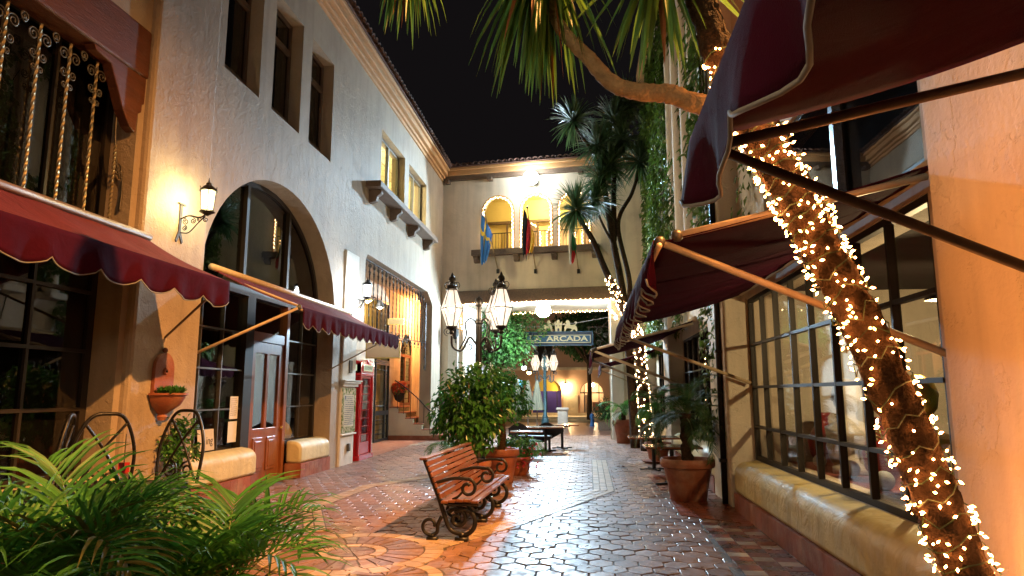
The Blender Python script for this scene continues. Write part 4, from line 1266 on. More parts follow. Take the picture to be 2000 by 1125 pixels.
hd = MB(); hd.sphere((0,-0.01,1.59),0.095,14,10,1.25); hd.tube([(0,0,1.42),(0,0,1.52)],0.05,8); hd.sphere((0,-0.11,1.585),0.018,6,4); obj('hand', MB().sphere((0.05,-0.24,1.08),0.045,8,6), SKIN, stt, smooth='all'); obj('hand', MB().sphere((-0.24,-0.04,0.80),0.045,8,6), SKIN, stt, smooth='all')
obj('head', hd, SKIN, stt, smooth='all')
hh = MB(); hh.sphere((0,0.025,1.62),0.11,12,8,1.1); hh.tube(bez([(0,0.09,1.62),(0,0.11,1.45),(0,0.09,1.30)],5),0.06,8); obj('hair', hh, HAIR, stt, smooth='all'); stt.scale = (0.42,0.42,0.42)
# ================================================================= RIGHT BUILDING
RX = 2.35
brb = thing('ivy_building', 'tall ivy-covered shop building with wide gridded display windows', 'building', (RX,12,0))
def RB(name, mb, mt, parent=None, **k):
    o = obj(name, mb, mt, parent or brb, **k)
    if parent is None: o.location = (-RX,-12,0)
    return o
rw1 = rect(4.85,10.40,0.66,2.98); rw2 = rect(4.85,8.70,3.20,4.70); rw3 = rect(11.75,17.4,0.66,2.9); rw4 = rect(19.0,23.5,0.66,2.9)
RB('wall', MB().prism([(-3,-0.05),(24.3,-0.05),(24.3,13),(10.42,13),(10.42,5.2),(-3,5.2)], fnX, RX, RX+0.4, [rw1,rw2,rw3,rw4]), STUCCO_F)
RB('low_roof', MB().box(RX-0.12,7.0,-3,10.41,5.201,5.4), CORN)
RB('return_wall', MB().box(RX+0.4,7.0,10.42,10.8,-0.05,13.0), STUCCO_O)
RB('pier', MB().box(2.0,RX+0.02,1.2,4.12,-0.05,5.19), STUCCO_O, bevel=0.03)
RB('pier', MB().box(2.0,RX+0.02,10.42,11.70,-0.05,12.9), STUCCO_O, bevel=0.03)
RB('pier', MB().box(2.0,RX+0.02,17.5,18.7,-0.05,12.9), STUCCO_O, bevel=0.03)
RB('pier_edge', MB().box(1.985,2.0,2.6,2.72,0.0,5.3), STUCCO_O)
RB('wall_panel', MB().box(RX-0.05,RX,8.9,10.3,3.1,5.2), STUCCO_W)
# columns on the upper wall
for yc,r_ in ((12.6,0.16),(13.5,0.20),(14.8,0.20),(16.2,0.16)):
    RB('column', MB().lathe([(r_+0.05,4.2),(r_+0.05,4.4),(r_,4.45),(r_*0.92,11.5),(r_+0.06,11.6),(r_+0.06,11.9)],16,(RX-0.22,yc,0)), STUCCO_O, smooth=True)
    RB('column_ledge', MB().box(RX-0.5,RX,yc-0.32,yc+0.32,4.02,4.19), STUCCO_O, bevel=0.03)
RB('roof_edge', MB().box(RX-0.4,RX+1,10.42,24.3,13.0,13.3), CORN)
dp = thing('downpipe','dark vertical downpipe beside the yellow window sill','downpipe',(1.96,10.62,0))
obj('pipe', MB().tube([(0,0,0.0),(0,0,6.3)],0.045,8), IRON, dp, smooth='all')
for zz in (0.6,2.2,4.0,5.8): obj('clip', MB().box(-0.06,0.04,-0.06,0.06,zz,zz+0.05), IRON, dp)
# display window
def grid_window(y0,y1,z0,z1,x,cols,rows,name,glass_m):
    f = RB(name, MB().prism(rect(y0,y1,z0,z1), fnX, x, x+0.07, [rect(y0+0.06,y1-0.06,z0+0.06,z1-0.06)]), BRONZE)
    for i in range(len(cols)-1):
        for j in range(len(rows)-1):
            obj('pane', MB().box(x+0.03,x+0.036,cols[i]+0.018,cols[i+1]-0.018,rows[j]+0.018,rows[j+1]-0.018), glass_m, f)
    for yv in cols[1:-1]: obj('muntin', MB().box(x-0.012,x+0.055,yv-0.018,yv+0.018,z0+0.06,z1-0.06), BRONZE, f)
    for zv in rows[1:-1]: obj('muntin', MB().box(x-0.009,x+0.052,y0+0.06,y1-0.06,zv-0.018,zv+0.018), BRONZE, f)
    return f
cols = [4.91+i*(10.34-4.91)/8 for i in range(9)]
grid_window(4.85,10.40,0.66,2.98,RX+0.02,cols,[0.72,1.13,1.69,2.30,2.92],'display_window',GLASS)
grid_window(4.85,8.70,3.20,4.70,RX+0.05,[4.91,6.45,8.64],[3.26,4.64],'upper_window',GLASS_D)
RB('steel_mullion', MB().box(RX-0.03,RX+0.05,6.40,6.50,3.2,4.7), mat("brushed_steel",(0.5,0.5,0.55),0.25,metal=0.9))
grid_window(11.75,17.4,0.66,2.9,RX+0.02,[11.81+i*(17.34-11.81)/7 for i in range(8)],[0.72,1.4,2.1,2.84],'display_window',GLASS_D)
grid_window(19.0,23.5,0.66,2.9,RX+0.02,[19.06+i*4.38/5 for i in range(6)],[0.72,1.4,2.1,2.84],'display_window',GLASS_D)
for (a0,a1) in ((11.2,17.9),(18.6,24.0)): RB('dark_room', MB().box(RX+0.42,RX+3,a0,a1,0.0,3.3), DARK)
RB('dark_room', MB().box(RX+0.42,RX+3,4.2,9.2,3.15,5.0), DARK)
# shop room behind the near window
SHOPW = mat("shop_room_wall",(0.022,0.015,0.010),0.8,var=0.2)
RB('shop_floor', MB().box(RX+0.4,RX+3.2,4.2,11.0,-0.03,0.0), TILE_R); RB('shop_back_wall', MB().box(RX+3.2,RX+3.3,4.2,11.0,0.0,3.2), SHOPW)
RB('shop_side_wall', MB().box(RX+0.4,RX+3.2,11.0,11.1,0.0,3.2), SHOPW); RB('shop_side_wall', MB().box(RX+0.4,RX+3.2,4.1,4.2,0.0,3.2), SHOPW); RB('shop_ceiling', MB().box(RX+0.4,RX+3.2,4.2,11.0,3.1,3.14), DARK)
RB('display_shelf', MB().box(RX+0.41,RX+1.3,4.85,10.4,0.60,0.64), mat("red_display_cloth",(0.22,0.05,0.04),0.8,bump=0.4,bscale=14))
sill(4.3,10.12,2.0,RX+0.0,0.66,SILL_Y,brb,RB,sgn=-1,tile_w=0.3,r=0.17,zb=0.24)
sill(11.8,17.3,2.02,RX+0.0,0.66,SILL_C,brb,RB,sgn=-1,tile_w=0.3,r=0.17,zb=0.24)
sill(19.0,23.4,2.02,RX+0.0,0.66,SILL_C,brb,RB,sgn=-1,tile_w=0.3,r=0.17,zb=0.24)
# display goods
r2 = random.Random(21)
GOLD = mat("gold_leaf",(0.45,0.30,0.07),0.3,metal=0.9,var=0.3,vscale=12); STONE = mat("pale_stone",(0.50,0.44,0.36),0.6,var=0.25,vscale=8,bump=0.3); TEALS = mat("teal_cushion",(0.10,0.25,0.25),0.8); REDS = mat("red_lacquer",(0.28,0.02,0.02),0.3)
def goods(nm,label,cat,loc,parts,group='goods in the display window'):
    t = thing(nm,label,cat,loc,r2.uniform(0,6),group)
    for (pn,mb_,mt) in parts: obj(pn,mb_,mt,t,smooth='all')
    t.scale = (1.4,1.4,1.4)
words_b = ['pale stone ball on the display shelf, nearest the tree trunk','pale stone ball on the display shelf, beside the basket of stones','grey stone ball at the foot of the gilt bust','small pale stone ball at the far end of the display shelf','white stone ball lying behind the lowest panes, below the wrapped trunk','round stone ball beside the red lacquer vase']
for i,(yy,xx,rr) in enumerate(((6.05,2.95,0.10),(6.8,3.0,0.08),(7.4,2.92,0.07),(9.6,3.0,0.06),(5.35,2.92,0.13),(8.5,3.0,0.07))):
    goods('stone_ball',words_b[i],'stone ball',(xx,yy,0.64),[('ball',MB().sphere((0,0,rr),rr,16,10),STONE if i!=2 else mat("grey_stone",(0.3,0.3,0.29),0.6,var=0.2))])
bust = [(0.14,0),(0.14,0.05),(0.06,0.08),(0.05,0.18),(0.17,0.28),(0.18,0.36),(0.06,0.42),(0.055,0.47),(0.10,0.53),(0.115,0.62),(0.09,0.70),(0.03,0.74)]
for i,(yy,lab,mt) in enumerate(((7.05,'gilt bust standing in the middle of the display window',GOLD),(5.75,'tall gilt figure bust behind the lit trunk in the display window',GOLD),(8.9,'stone bust near the far end of the display window',STONE))):
    b_ = MB().lathe([(r*1.1,z*1.1) for r,z in bust],18); b_.sphere((0.11,0,0.64),0.025,8,6); goods('bust',lab,'bust',(3.15,yy,0.64),[('bust',b_,mt)])
vase = [(0.07,0),(0.13,0.10),(0.15,0.22),(0.10,0.34),(0.05,0.40),(0.05,0.46),(0.08,0.50)]
for i,(yy,lab,mt) in enumerate(((8.1,'red lacquer vase among the goods of the display window',REDS),(9.25,'gilt vase toward the far end of the display window',GOLD),(6.4,'pale vase beside the gilt bust in the display window',STONE),(10.0,'red vase in the last panes of the display window',REDS))):
    goods('vase',lab,'vase',(3.2,yy,0.64),[('vase',MB().lathe(vase,18),mt)])
for i,(yy,lab) in enumerate(((5.1,'teal cushion lying lowest in the display window behind the trunk'),(6.35,'pale teal cushion flat on the display shelf'))):
    c_ = MB().sphere((0,0,0.06),0.22,14,8,0.3); goods('cushion',lab,'cushion',(3.0,yy,0.64),[('cover',c_,TEALS)])
# sparkling wire tree and bead curtain
for i,(yy,lab) in enumerate(((7.75,'little gilt wire tree with hanging beads in the display window'),(6.0,'tall gilt bead tree behind the trunk in the display window'))):
    mb_ = MB(); bd = MB()
    mb_.tube([(0,0,0),(0,0,0.55+i*0.3)],0.012,5)
    for k in range(16):
        a = r2.uniform(0,6.28); h_ = r2.uniform(0.3,0.85+i*0.3); rr = r2.uniform(0.1,0.24)
        mb_.tube([(0,0,h_*0.7),(rr*0.6*cos(a),rr*0.6*sin(a),h_),(rr*cos(a),rr*sin(a),h_-0.06)],0.004,4)
        for q in range(3): bd.sphere((rr*cos(a),rr*sin(a),h_-0.09-q*0.03),0.011,6,4)
    goods('wire_tree',lab,'ornament',(3.25,yy,0.64),[('branches',mb_,GOLD),('beads',bd,mat("glass_bead",(0.6,0.5,0.3),0.1,metal=0.5))])
pc = thing('price_card','pale slanted card hanging high behind the display window panes','card',(2.75,4.98,1.7)); obj('card', MB().prism([(-0.12,0),(0.10,0),(0.02,0.42),(-0.06,0.42)], lambda a,b,d:(d,a,b),0,0.01), mat("salmon_card",(0.5,0.25,0.15),0.7), pc)
dl = thing('added_display_lamp','added shaded lamp that brightens the goods in the display window','lamp',(3.6,7.4,2.55))  # added lamp with no seen source, brightens the window goods
obj('shade', MB().lathe([(0.03,0.14),(0.10,0.10),(0.14,0.0)],14,closed=False), IRON, dl); obj('rod', MB().tube([(0,0,0.14),(0,0,0.55)],0.01,5), IRON, dl); obj('globe', MB().sphere((0,0,0.04),0.05), emis("added_display_bulb",(1,0.72,0.35),12), dl)
point_light('added_display_light',(0,0,-0.06),130,(1,0.70,0.34),0.06,dl)
# tall white post and patio heater beyond
wp = thing('white_post','white square post standing at the passage on the ivy side','post',(1.63,29.8,0)); obj('shaft', MB().box(-0.17,0.17,-0.17,0.17,0,2.9), STUCCO_W, wp, bevel=0.02); obj('cap', MB().box(-0.21,0.21,-0.21,0.21,2.9,3.0), STUCCO_W, wp)
ht = thing('bird_column','dark carved post with a bell-shaped top beside the lit trunk','post',(1.55,23.9,0)); obj('shaft', MB().lathe([(0.20,0),(0.20,0.75),(0.09,0.8),(0.07,1.65),(0.12,1.8),(0.20,1.95),(0.26,2.0),(0.22,2.06),(0.10,2.12),(0.04,2.2)],12), mat("dark_carved_wood",(0.06,0.03,0.02),0.5), ht, smooth=True)
# ================================================================= AWNINGS
def awning(label, y0, y1, xw, zw, xf, zf, vh, sc_n, arms, arm_m, seed, y0w=None, y1w=None, ripple=0.018, end_flap=None, val_y0=None, top_m=None):
    """canvas slope, scalloped valance with piping, front bar and hinged arms"""
    r_ = random.Random(seed); ph = r_.uniform(0,6)
    y0w = y0 if y0w is None else y0w; y1w = y1 if y1w is None else y1w
    t = thing('awning', label, 'awning', (xw,(y0+y1)/2,zw), 0, 'burgundy shop awnings')
    off = Vector((-xw,-(y0+y1)/2,-zw))
    def P(name, mb, mt, **k):
        o = obj(name, mb, mt, t, **k); o.location = off; return o
    nu, nv = 60, 14
    vs_, fs_ = [], []
    for i in range(nv+1):
        v = i/nv
        for j in range(nu+1):
            u = j/nu
            y_ = (y0w+(y1w-y0w)*u)*(1-v) + (y0+(y1-y0)*u)*v
            x = xw+(xf-xw)*v; z = zw+(zf-zw)*v - 0.045*sin(pi*v) + 0.012*sin(u*19+ph)*sin(pi*v) + 0.006*sin(u*47+v*5)
            vs_.append((x,y_,z))
    w_ = nu+1
    for i in range(nv):
        for j in range(nu): fs_.append((i*w_+j,i*w_+j+1,(i+1)*w_+j+1,(i+1)*w_+j))
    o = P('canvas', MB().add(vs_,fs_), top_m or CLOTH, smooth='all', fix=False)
    sm = o.modifiers.new('thick','SOLIDIFY'); sm.thickness = 0.006
    for k in range(1,int(abs(y1-y0)/1.15)+1):
        u = k/(int(abs(y1-y0)/1.15)+1); sp_ = []
        for i in range(nv+1):
            v = i/nv; sp_.append((xw+(xf-xw)*v,(y0w+(y1w-y0w)*u)*(1-v)+(y0+(y1-y0)*u)*v,zw+(zf-zw)*v-0.045*sin(pi*v)+0.012*sin(u*19+ph)*sin(pi*v)+0.006*sin(u*47+v*5)-0.003))
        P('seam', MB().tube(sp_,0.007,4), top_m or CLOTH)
    # valance
    sg_ = 1 if xf > xw else -1
    a0 = y0 if val_y0 is None else val_y0
    nu2 = sc_n*12; nz = 7
    vs_, fs_, edge = [], [], []
    for j in range(nu2+1):
        u = j/nu2; y_ = a0+(y1-a0)*u
        sca = abs(sin(pi*u*sc_n)); h_ = vh*(0.74+0.26*sca**0.6)
        for i in range(nz+1):
            v = i/nz
            rp = ripple*(sin(u*sc_n*pi*2+ph)+0.6*sin(u*sc_n*pi*3.7+1.3*ph))*v
            x = xf + sg_*(0.012+rp) ; z = zf+0.010 - h_*v
            vs_.append((x,y_,z))
        edge.append(Vector(vs_[-1]))
    for j in range(nu2):
        for i in range(nz): fs_.append((j*(nz+1)+i,(j+1)*(nz+1)+i,(j+1)*(nz+1)+i+1,j*(nz+1)+i+1))
    o = P('valance', MB().add(vs_,fs_), CLOTH, smooth='all', fix=False)
    sm = o.modifiers.new('thick','SOLIDIFY'); sm.thickness = 0.005
    P('piping', MB().tube(edge,0.0075,5), PIPING, smooth='all')
    P('front_bar', MB().tube([(xf-sg_*0.022,a0-0.02,zf-0.03),(xf-sg_*0.022,y1+0.02,zf-0.03)],0.02,8), arm_m, smooth='all')
    P('wall_roller', MB().tube([(xw-sg_*-0.05,y0w,zw+0.01),(xw-sg_*-0.05,y1w,zw+0.01)],0.05,10), arm_m, smooth='all')
    for (p,q,r) in arms: P('arm', MB().tube([p,q],r,8), arm_m, smooth='all')
    for (p,q,r) in arms: P('arm_joint', MB().sphere(p,r*1.7,10,6), IRON_G, smooth='all')
    return t
# left side
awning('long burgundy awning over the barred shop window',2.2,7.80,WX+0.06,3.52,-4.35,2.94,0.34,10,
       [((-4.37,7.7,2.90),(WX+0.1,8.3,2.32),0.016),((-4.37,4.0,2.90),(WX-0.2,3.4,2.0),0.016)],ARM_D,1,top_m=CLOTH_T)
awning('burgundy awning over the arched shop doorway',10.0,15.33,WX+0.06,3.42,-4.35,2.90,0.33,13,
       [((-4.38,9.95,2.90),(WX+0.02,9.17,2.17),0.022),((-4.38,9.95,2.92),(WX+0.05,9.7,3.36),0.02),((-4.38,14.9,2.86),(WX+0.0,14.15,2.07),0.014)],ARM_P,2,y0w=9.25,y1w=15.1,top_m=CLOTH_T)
# right side
awning('near burgundy awning hanging over the orange plastered pier',-2.5,2.62,2.0,3.05,0.42,2.57,0.33,6,
       [((0.50,2.58,2.53),(2.02,2.58,1.83),0.021),((0.52,2.58,2.545),(2.0,2.6,2.86),0.022)],ARM_D,3,ripple=0.03)
awning('large burgundy awning over the display window with cream arms',4.35,10.3,2.3,3.06,0.44,2.56,0.34,15,
       [((0.47,4.37,2.56),(2.25,4.42,1.80),0.024),((0.58,4.37,2.60),(2.12,4.37,2.94),0.024),((0.47,10.25,2.46),(2.33,10.3,1.75),0.024)],ARM_P,4,ripple=0.035)
awning('third burgundy awning further down, beside the lit trunk',14.6,18.6,2.30,3.15,0.06,2.52,0.42,10,
       [((0.10,14.62,2.50),(2.0,14.7,1.75),0.03),((0.15,14.62,2.53),(2.2,14.62,3.05),0.028),((0.10,18.5,2.48),(2.0,18.5,1.7),0.03)],ARM_P,5,ripple=0.03)
awning('farthest burgundy awning just before the bridge',19.4,23.4,2.30,3.0,0.35,2.42,0.30,10,
       [((0.40,19.45,2.40),(2.1,19.5,1.7),0.024),((0.40,23.3,2.38),(2.1,23.3,1.7),0.024)],ARM_P,6)

# ================================================================= LAMPS
LW = lantern_glass("warm_lantern_pane",(1.0,0.78,0.58),0.9)
LY = lantern_glass("yellow_sconce_pane",(1.0,0.86,0.42),4.0)
LC = lantern_glass("white_sconce_pane",(0.92,0.96,1.0),5.0)
LS = lantern_glass("amber_lantern_pane",(1.0,0.55,0.18),8.0)
def lantern(parent, loc, pane_m, bulb_col, power, sc=1.0, light=True, bstr=30):
    """six-sided street lantern, widest at mid height, crown on top"""
    L_ = bpy.data.objects.new('lantern', None); COL.objects.link(L_); L_.parent = parent; L_.location = loc
    n = 6; zs = [(0.0,0.105),(0.37,0.235),(0.76,0.105)]
    zs = [(z*sc,r*sc) for z,r in zs]
    ringp = [[(r*cos(2*pi*k/n),r*sin(2*pi*k/n),z) for k in range(n)] for z,r in zs]
    for lv in (0,1):
        for k in range(n):
            k2 = (k+1)%n
            pane = MB().quad(ringp[lv][k],ringp[lv][k2],ringp[lv+1][k2],ringp[lv+1][k])
            obj('pane', pane, pane_m, L_, fix=False)
    cg = MB(); rt_ = 0.011*sc
    for k in range(n):
        cg.tube([ringp[0][k],ringp[1][k],ringp[2][k]],rt_,4)
        for lv in range(3): cg.bar(ringp[lv][k],ringp[lv][(k+1)%n],0.02*sc,0.02*sc)
    obj('cage', cg, IRON, L_)
    top = 0.76*sc
    cr = MB(); cr.lathe([(0.115*sc,0),(0.13*sc,0.02*sc),(0.10*sc,0.06*sc),(0.10*sc,0.09*sc),(0.05*sc,0.12*sc)],12,(0,0,top))
    cr.sphere((0,0,top+0.22*sc),0.075*sc,10,6,1.2); cr.lathe([(0.02*sc,0.28*sc),(0.035*sc,0.31*sc),(0.004,0.37*sc)],8,(0,0,top))
    for k in range(6):
        a = 2*pi*k/6
        cr.tube(bez([(0.11*sc*cos(a),0.11*sc*sin(a),top),(0.16*sc*cos(a),0.16*sc*sin(a),top+0.09*sc),(0.12*sc*cos(a),0.12*sc*sin(a),top+0.16*sc),(0.03*sc*cos(a),0.03*sc*sin(a),top+0.14*sc)],4),0.009*sc,4)
    obj('crown', cr, IRON, L_)
    bs = MB(); bs.lathe([(0.03*sc,-0.16*sc),(0.05*sc,-0.12*sc),(0.03*sc,-0.08*sc),(0.11*sc,-0.03*sc),(0.115*sc,0.0)],12); obj('base', bs, IRON, L_)
    obj('bulb', MB().sphere((0,0,0.34*sc),0.045*sc,8,6,1.5), emis("bulb_%.2f_%.2f"%bulb_col[1:],bulb_col,bstr), L_, smooth='all')
    if light: point_light('lantern_light',(0,0,0.34*sc),power,bulb_col,0.09*sc,L_)
    return L_
def lamp_post(label, loc, h, R, angles, pane_m, bulb_col, power, sc, metal, rotz=0, bstr=30):
    t = thing('street_lamp', label, 'street lamp', loc, rotz, 'cast-iron street lamps along the walk')
    ps = MB(); ps.lathe([(0.24,0),(0.24,0.12),(0.17,0.16),(0.15,0.55),(0.11,0.62),(0.12,0.66),(0.075,0.72),(0.062,h-0.45),(0.085,h-0.43),(0.085,h-0.38),(0.055,h-0.35),(0.055,h-0.10)],14)
    obj('pole', ps, metal, t, smooth=True)
    obj('finial', MB().lathe([(0.04,h-0.10),(0.07,h-0.07),(0.09,h-0.0),(0.07,h+0.07),(0.02,h+0.1),(0.004,h+0.14)],12), metal, t, smooth='all')
    for a in angles:
        ca, sa = cos(a), sin(a)
        F_ = lambda r,z: (r*ca, r*sa, z)
        am = MB()
        zb = h-0.62
        am.tube(bez([F_(0.05,h-0.85),F_(0.20,h-0.72),F_(R*0.62,h-0.98),F_(R*0.95,h-0.92),F_(R,h-0.70)],8),0.020*sc+0.004,6)
        am.tube(bez([F_(0.05,h-0.42),F_(0.17,h-0.34),F_(0.29,h-0.44),F_(0.27,h-0.68),F_(R*0.7,h-0.96)],8),0.015*sc+0.003,5)
        am.tube(scroll((0.20,h-0.90),0.10*sc,0.015,pi/2,pi/2-3*pi,F_,14),0.011,4); am.tube(scroll((R*0.98,h-0.62),0.09*sc,0.015,-pi/2,-pi/2+3*pi,lambda r,z:F_(r+0.10*sc,z),14),0.009,4)
        obj('arm', am, metal, t, smooth='all')
        lantern(t,(R*ca,R*sa,h-0.52),pane_m,bulb_col,power,sc,bstr=bstr)
    return t
POLE2 = mat("blue_green_iron",(0.03,0.07,0.085),0.4,metal=0.4,var=0.2)
lamp_post('street lamp with large lit lanterns rising behind the potted ficus',(-2.17,13.5,0),3.42,0.58,[radians(a) for a in (212,-32,62)],LW,(1.0,0.72,0.45),130,0.96,IRON)
lamp_post('distant blue-green street lamp beyond the passage',(-1.80,28.5,0),3.05,0.40,[radians(a) for a in (200,-20,90)],LW,(1.0,0.82,0.62),40,0.85,POLE2)
# lamp of the same kind behind the viewer, seen only by its amber light
lamp_post('amber street lamp standing on the walk behind the viewpoint',(-1.45,-1.3,0),3.75,0.55,[radians(a) for a in (30,150,270)],LS,(1.0,0.76,0.52),175,0.95,IRON)

# sodium lamp on a pole that stands on the flat roof of the low shop wing
sl = thing('roof_pole_lamp','amber sodium lamp on a pole above the flat roof of the display-window wing','street lamp',(4.3,4.0,5.4))
obj('pole', MB().tube([(0,0,0),(0,0,3.9)],0.05,8), IRON, sl); obj('arm', MB().tube(bez([(0,0,3.7),(-0.15,0,3.95),(-0.4,0,3.9)],6),0.03,6), IRON, sl)
obj('shade', MB().lathe([(0.04,0.22),(0.10,0.2),(0.20,0.06),(0.22,0.0)],18,(-0.42,0,3.68),closed=False), IRON_G, sl, smooth=True)
obj('bulb', MB().sphere((-0.42,0,3.73),0.08,10,8), emis("sodium_bulb",(1,0.5,0.15),30), sl, smooth='all')
sld = bpy.data.lights.new('sodium_light','SPOT'); sld.energy = 7000; sld.color = (1.0,0.42,0.11); sld.spot_size = radians(79); sld.spot_blend = 1.0; sld.shadow_soft_size = 0.10
slo = bpy.data.objects.new('sodium_light', sld); COL.objects.link(slo); slo.parent = sl; slo.location = (-0.42,0,3.62)
slo.rotation_euler = Vector((-6.0,2.7,-8.0)).to_track_quat('-Z','Y').to_euler()

def sconce(label, y, z, x0, pane_m, col, power, bstr):
    t = thing('wall_sconce', label, 'wall lantern', (x0,y,z), 0, 'wall lanterns of the arcade building')
    bp = MB(); bp.prism([(-0.05,0.30),(0.05,0.30),(0.045,0.0),(0.03,-0.25),(0.13,-0.48),(0.09,-0.52),(0.0,-0.36),(-0.09,-0.52),(-0.13,-0.48),(-0.03,-0.25),(-0.045,0.0)], lambda a,b,d:(d,a,b), 0.0, 0.025)
    bp.box(0.0,0.05,-0.11,0.11,0.30,0.33)
    obj('back_plate', bp, IRON_G, t)
    am = MB(); F_ = lambda r,zz: (r,0,zz)
    am.tube(bez([(0.02,0,0.0),(0.2,0,0.06),(0.45,0,0.02),(0.60,0,0.10)],8),0.017,6)
    for (c,r,a,s) in (((0.14,-0.06),0.075,pi/2,1),((0.30,-0.05),0.065,pi/2,-1),((0.44,-0.02),0.055,pi/2,1),((0.12,-0.20),0.06,pi/2,-1),((0.58,-0.03),0.06,pi/2,1)): am.tube(scroll(c,r,0.012,a,a+s*3.2*pi,F_,16),0.010,5)
    am.tube(bez([(0.03,0,-0.30),(0.22,0,-0.30),(0.40,0,-0.12),(0.56,0,0.04)],8),0.013,5)
    obj('arm', am, IRON, t, smooth='all')
    n = 6; zs = [(0.16,0.125),(0.58,0.165)]
    rg = [[(0.60+r*cos(2*pi*k/n),r*sin(2*pi*k/n),zz) for k in range(n)] for zz,r in zs]
    for k in range(n): obj('pane', MB().quad(rg[0][k],rg[0][(k+1)%n],rg[1][(k+1)%n],rg[1][k]), pane_m, t, fix=False)
    cg = MB()
    for k in range(n):
        cg.tube([rg[0][k],rg[1][k]],0.009,4)
        for lv in (0,1): cg.bar(rg[lv][k],rg[lv][(k+1)%n],0.018,0.018)
        cg.tube([rg[1][k],(rg[1][k][0]+(rg[1][k][0]-0.6)*0.15,rg[1][k][1]*1.15,0.66)],0.009,4)
    obj('cage', cg, IRON, t)
    obj('roof', MB().lathe([(0.185,0.58),(0.17,0.62),(0.11,0.68),(0.06,0.72),(0.06,0.75),(0.02,0.78),(0.004,0.88)],12,(0.60,0,0)), IRON, t, smooth=True)
    obj('cup', MB().lathe([(0.03,0.05),(0.10,0.10),(0.16,0.13),(0.14,0.16)],12,(0.60,0,0)), IRON, t, smooth=True)
    obj('bulb', MB().sphere((0.60,0,0.36),0.05,8,6,1.5), emis("sconce_bulb_%.2f"%col[2],col,bstr), t, smooth='all')
    point_light('sconce_light',(0.60,0,0.36),power,col,0.10,t)
    t.scale = (0.64,0.64,0.64)
sconce('wall lantern glowing yellow on the pier above the terracotta planter',8.42,3.93,WX+0.10,LY,(1.0,0.80,0.36),95,60)
sconce('wall lantern glowing white between the arch and the porch',15.35,3.74,WX+0.05,LC,(0.88,0.94,1.0),170,80)
# small unlit lantern on the passage jamb
ul = thing('unlit_lantern','small unlit black lantern on the white jamb of the passage','wall lantern',W2(0.62,-0.05,3.6))
obj('body', MB().lathe([(0.03,0),(0.10,0.06),(0.14,0.36),(0.16,0.38),(0.05,0.52),(0.01,0.6)],6,(0,-0.2,0)), IRON, ul); obj('arm', MB().tube(bez([(0,0.03,-0.05),(0,-0.1,-0.12),(0,-0.2,0.0)],6),0.015,5), IRON, ul)
# gooseneck lamp, iron bracket and two hanging signs by the white sconce
gn = thing('gooseneck_lamp','small gooseneck spotlight below the white wall lantern','lamp',(WX+0.05,16.0,3.75))
obj('neck', MB().tube(bez([(0,0,-0.1),(0.12,0.05,0.15),(0.30,0.10,0.18),(0.42,0.12,0.10)],8),0.013,6), IRON, gn)
sh_ = MB().lathe([(0.03,0.1),(0.05,0.08),(0.10,-0.06),(0.11,-0.10)],14,(0.46,0.12,0.02),closed=False); obj('shade', sh_, IRON_G, gn, smooth=True)
obj('bulb', MB().sphere((0.46,0.12,-0.06),0.05,8,6), emis("gooseneck_bulb",(1,0.9,0.7),40), gn); point_light('gooseneck_light',(0.46,0.12,-0.14),14,(1,0.85,0.6),0.05,gn)
TAN = mat("tan_sign_board",(0.30,0.22,0.13),0.5,var=0.08); GILTE = mat("gilt_sign_edge",(0.42,0.30,0.08),0.35,metal=0.6)
hs = thing('blank_sign','plain tan sign board with gilt edge hanging below the awning tip','sign',(-5.20,17.0,2.50))
obj('board', MB().box(-0.43,0.43,-0.02,0.02,0,0.36), TAN, hs, bevel=0.01); obj('edge', MB().prism([(-0.45,-0.02),(0.45,-0.02),(0.45,0.38),(-0.45,0.38)], lambda a,b,d:(a,d,b),-0.026,0.026,[[(-0.425,0.005),(0.425,0.005),(0.425,0.355),(-0.425,0.355)]]), GILTE, hs)
br_ = MB(); br_.tube([(-0.36,0,0.62),(0.62,0,0.40)],0.014,5); br_.tube([(-0.3,0,0.36),(-0.3,0,0.60)],0.008,4); br_.tube([(0.3,0,0.36),(0.3,0,0.47)],0.008,4)
for k in range(5): br_.tube(scroll((-0.2+k*0.19,0.68-k*0.042),0.08,0.012,-pi/2,-pi/2+(1 if k%2 else -1)*3.2*pi,lambda a,b:(a,0,b),14),0.009,4)
br_.tube(scroll((0.60,0.52),0.10,0.012,-pi/2,pi*2.4,lambda a,b:(a,0,b),14),0.010,4)
obj('bracket', br_, IRON_G, hs)
ps_ = thing('small_plaque_sign','small pale plaque on the scrolled sign bracket below the white lantern','sign',(-4.9,17.05,3.36)); obj('board', MB().box(-0.20,0.20,-0.012,0.012,0,0.13), mat("pale_plaque",(0.60,0.50,0.26),0.5), ps_); obj('edge', MB().prism([(-0.215,-0.015),(0.215,-0.015),(0.215,0.145),(-0.215,0.145)], lambda a,b,d:(a,d,b),-0.016,0.016,[[(-0.2,0),(0.2,0),(0.2,0.13),(-0.2,0.13)]]), GILTE, ps_)
obj('hanger', MB().tube([(0,0,-0.02),(0.02,0,-0.36)],0.008,4), IRON_G, ps_)

# ================================================================= TELEPHONE BOX
pb = thing('telephone_box','red telephone box with gridded door beside the white pier','telephone box',(-5.98,16.77,0))
D_ = 0.50; Wd = 0.52
def PBx(name,mb,mt,**k): return obj(name,mb,mt,pb,**k)
PBx('plinth', MB().box(-Wd-0.02,D_,-Wd-0.02,Wd+0.02,0,0.13), PHONE, bevel=0.012)
for sy in (-1,1):
    for sx in (-1,1): PBx('corner_post', MB().box(sx*0.47-(0.05 if sx>0 else 0.03),sx*0.47+(0.0 if sx>0 else 0.05)-(0 if sx>0 else 0.02),sy*0.46-0.05,sy*0.46+0.05,0.131,2.02), PHONE, bevel=0.008)
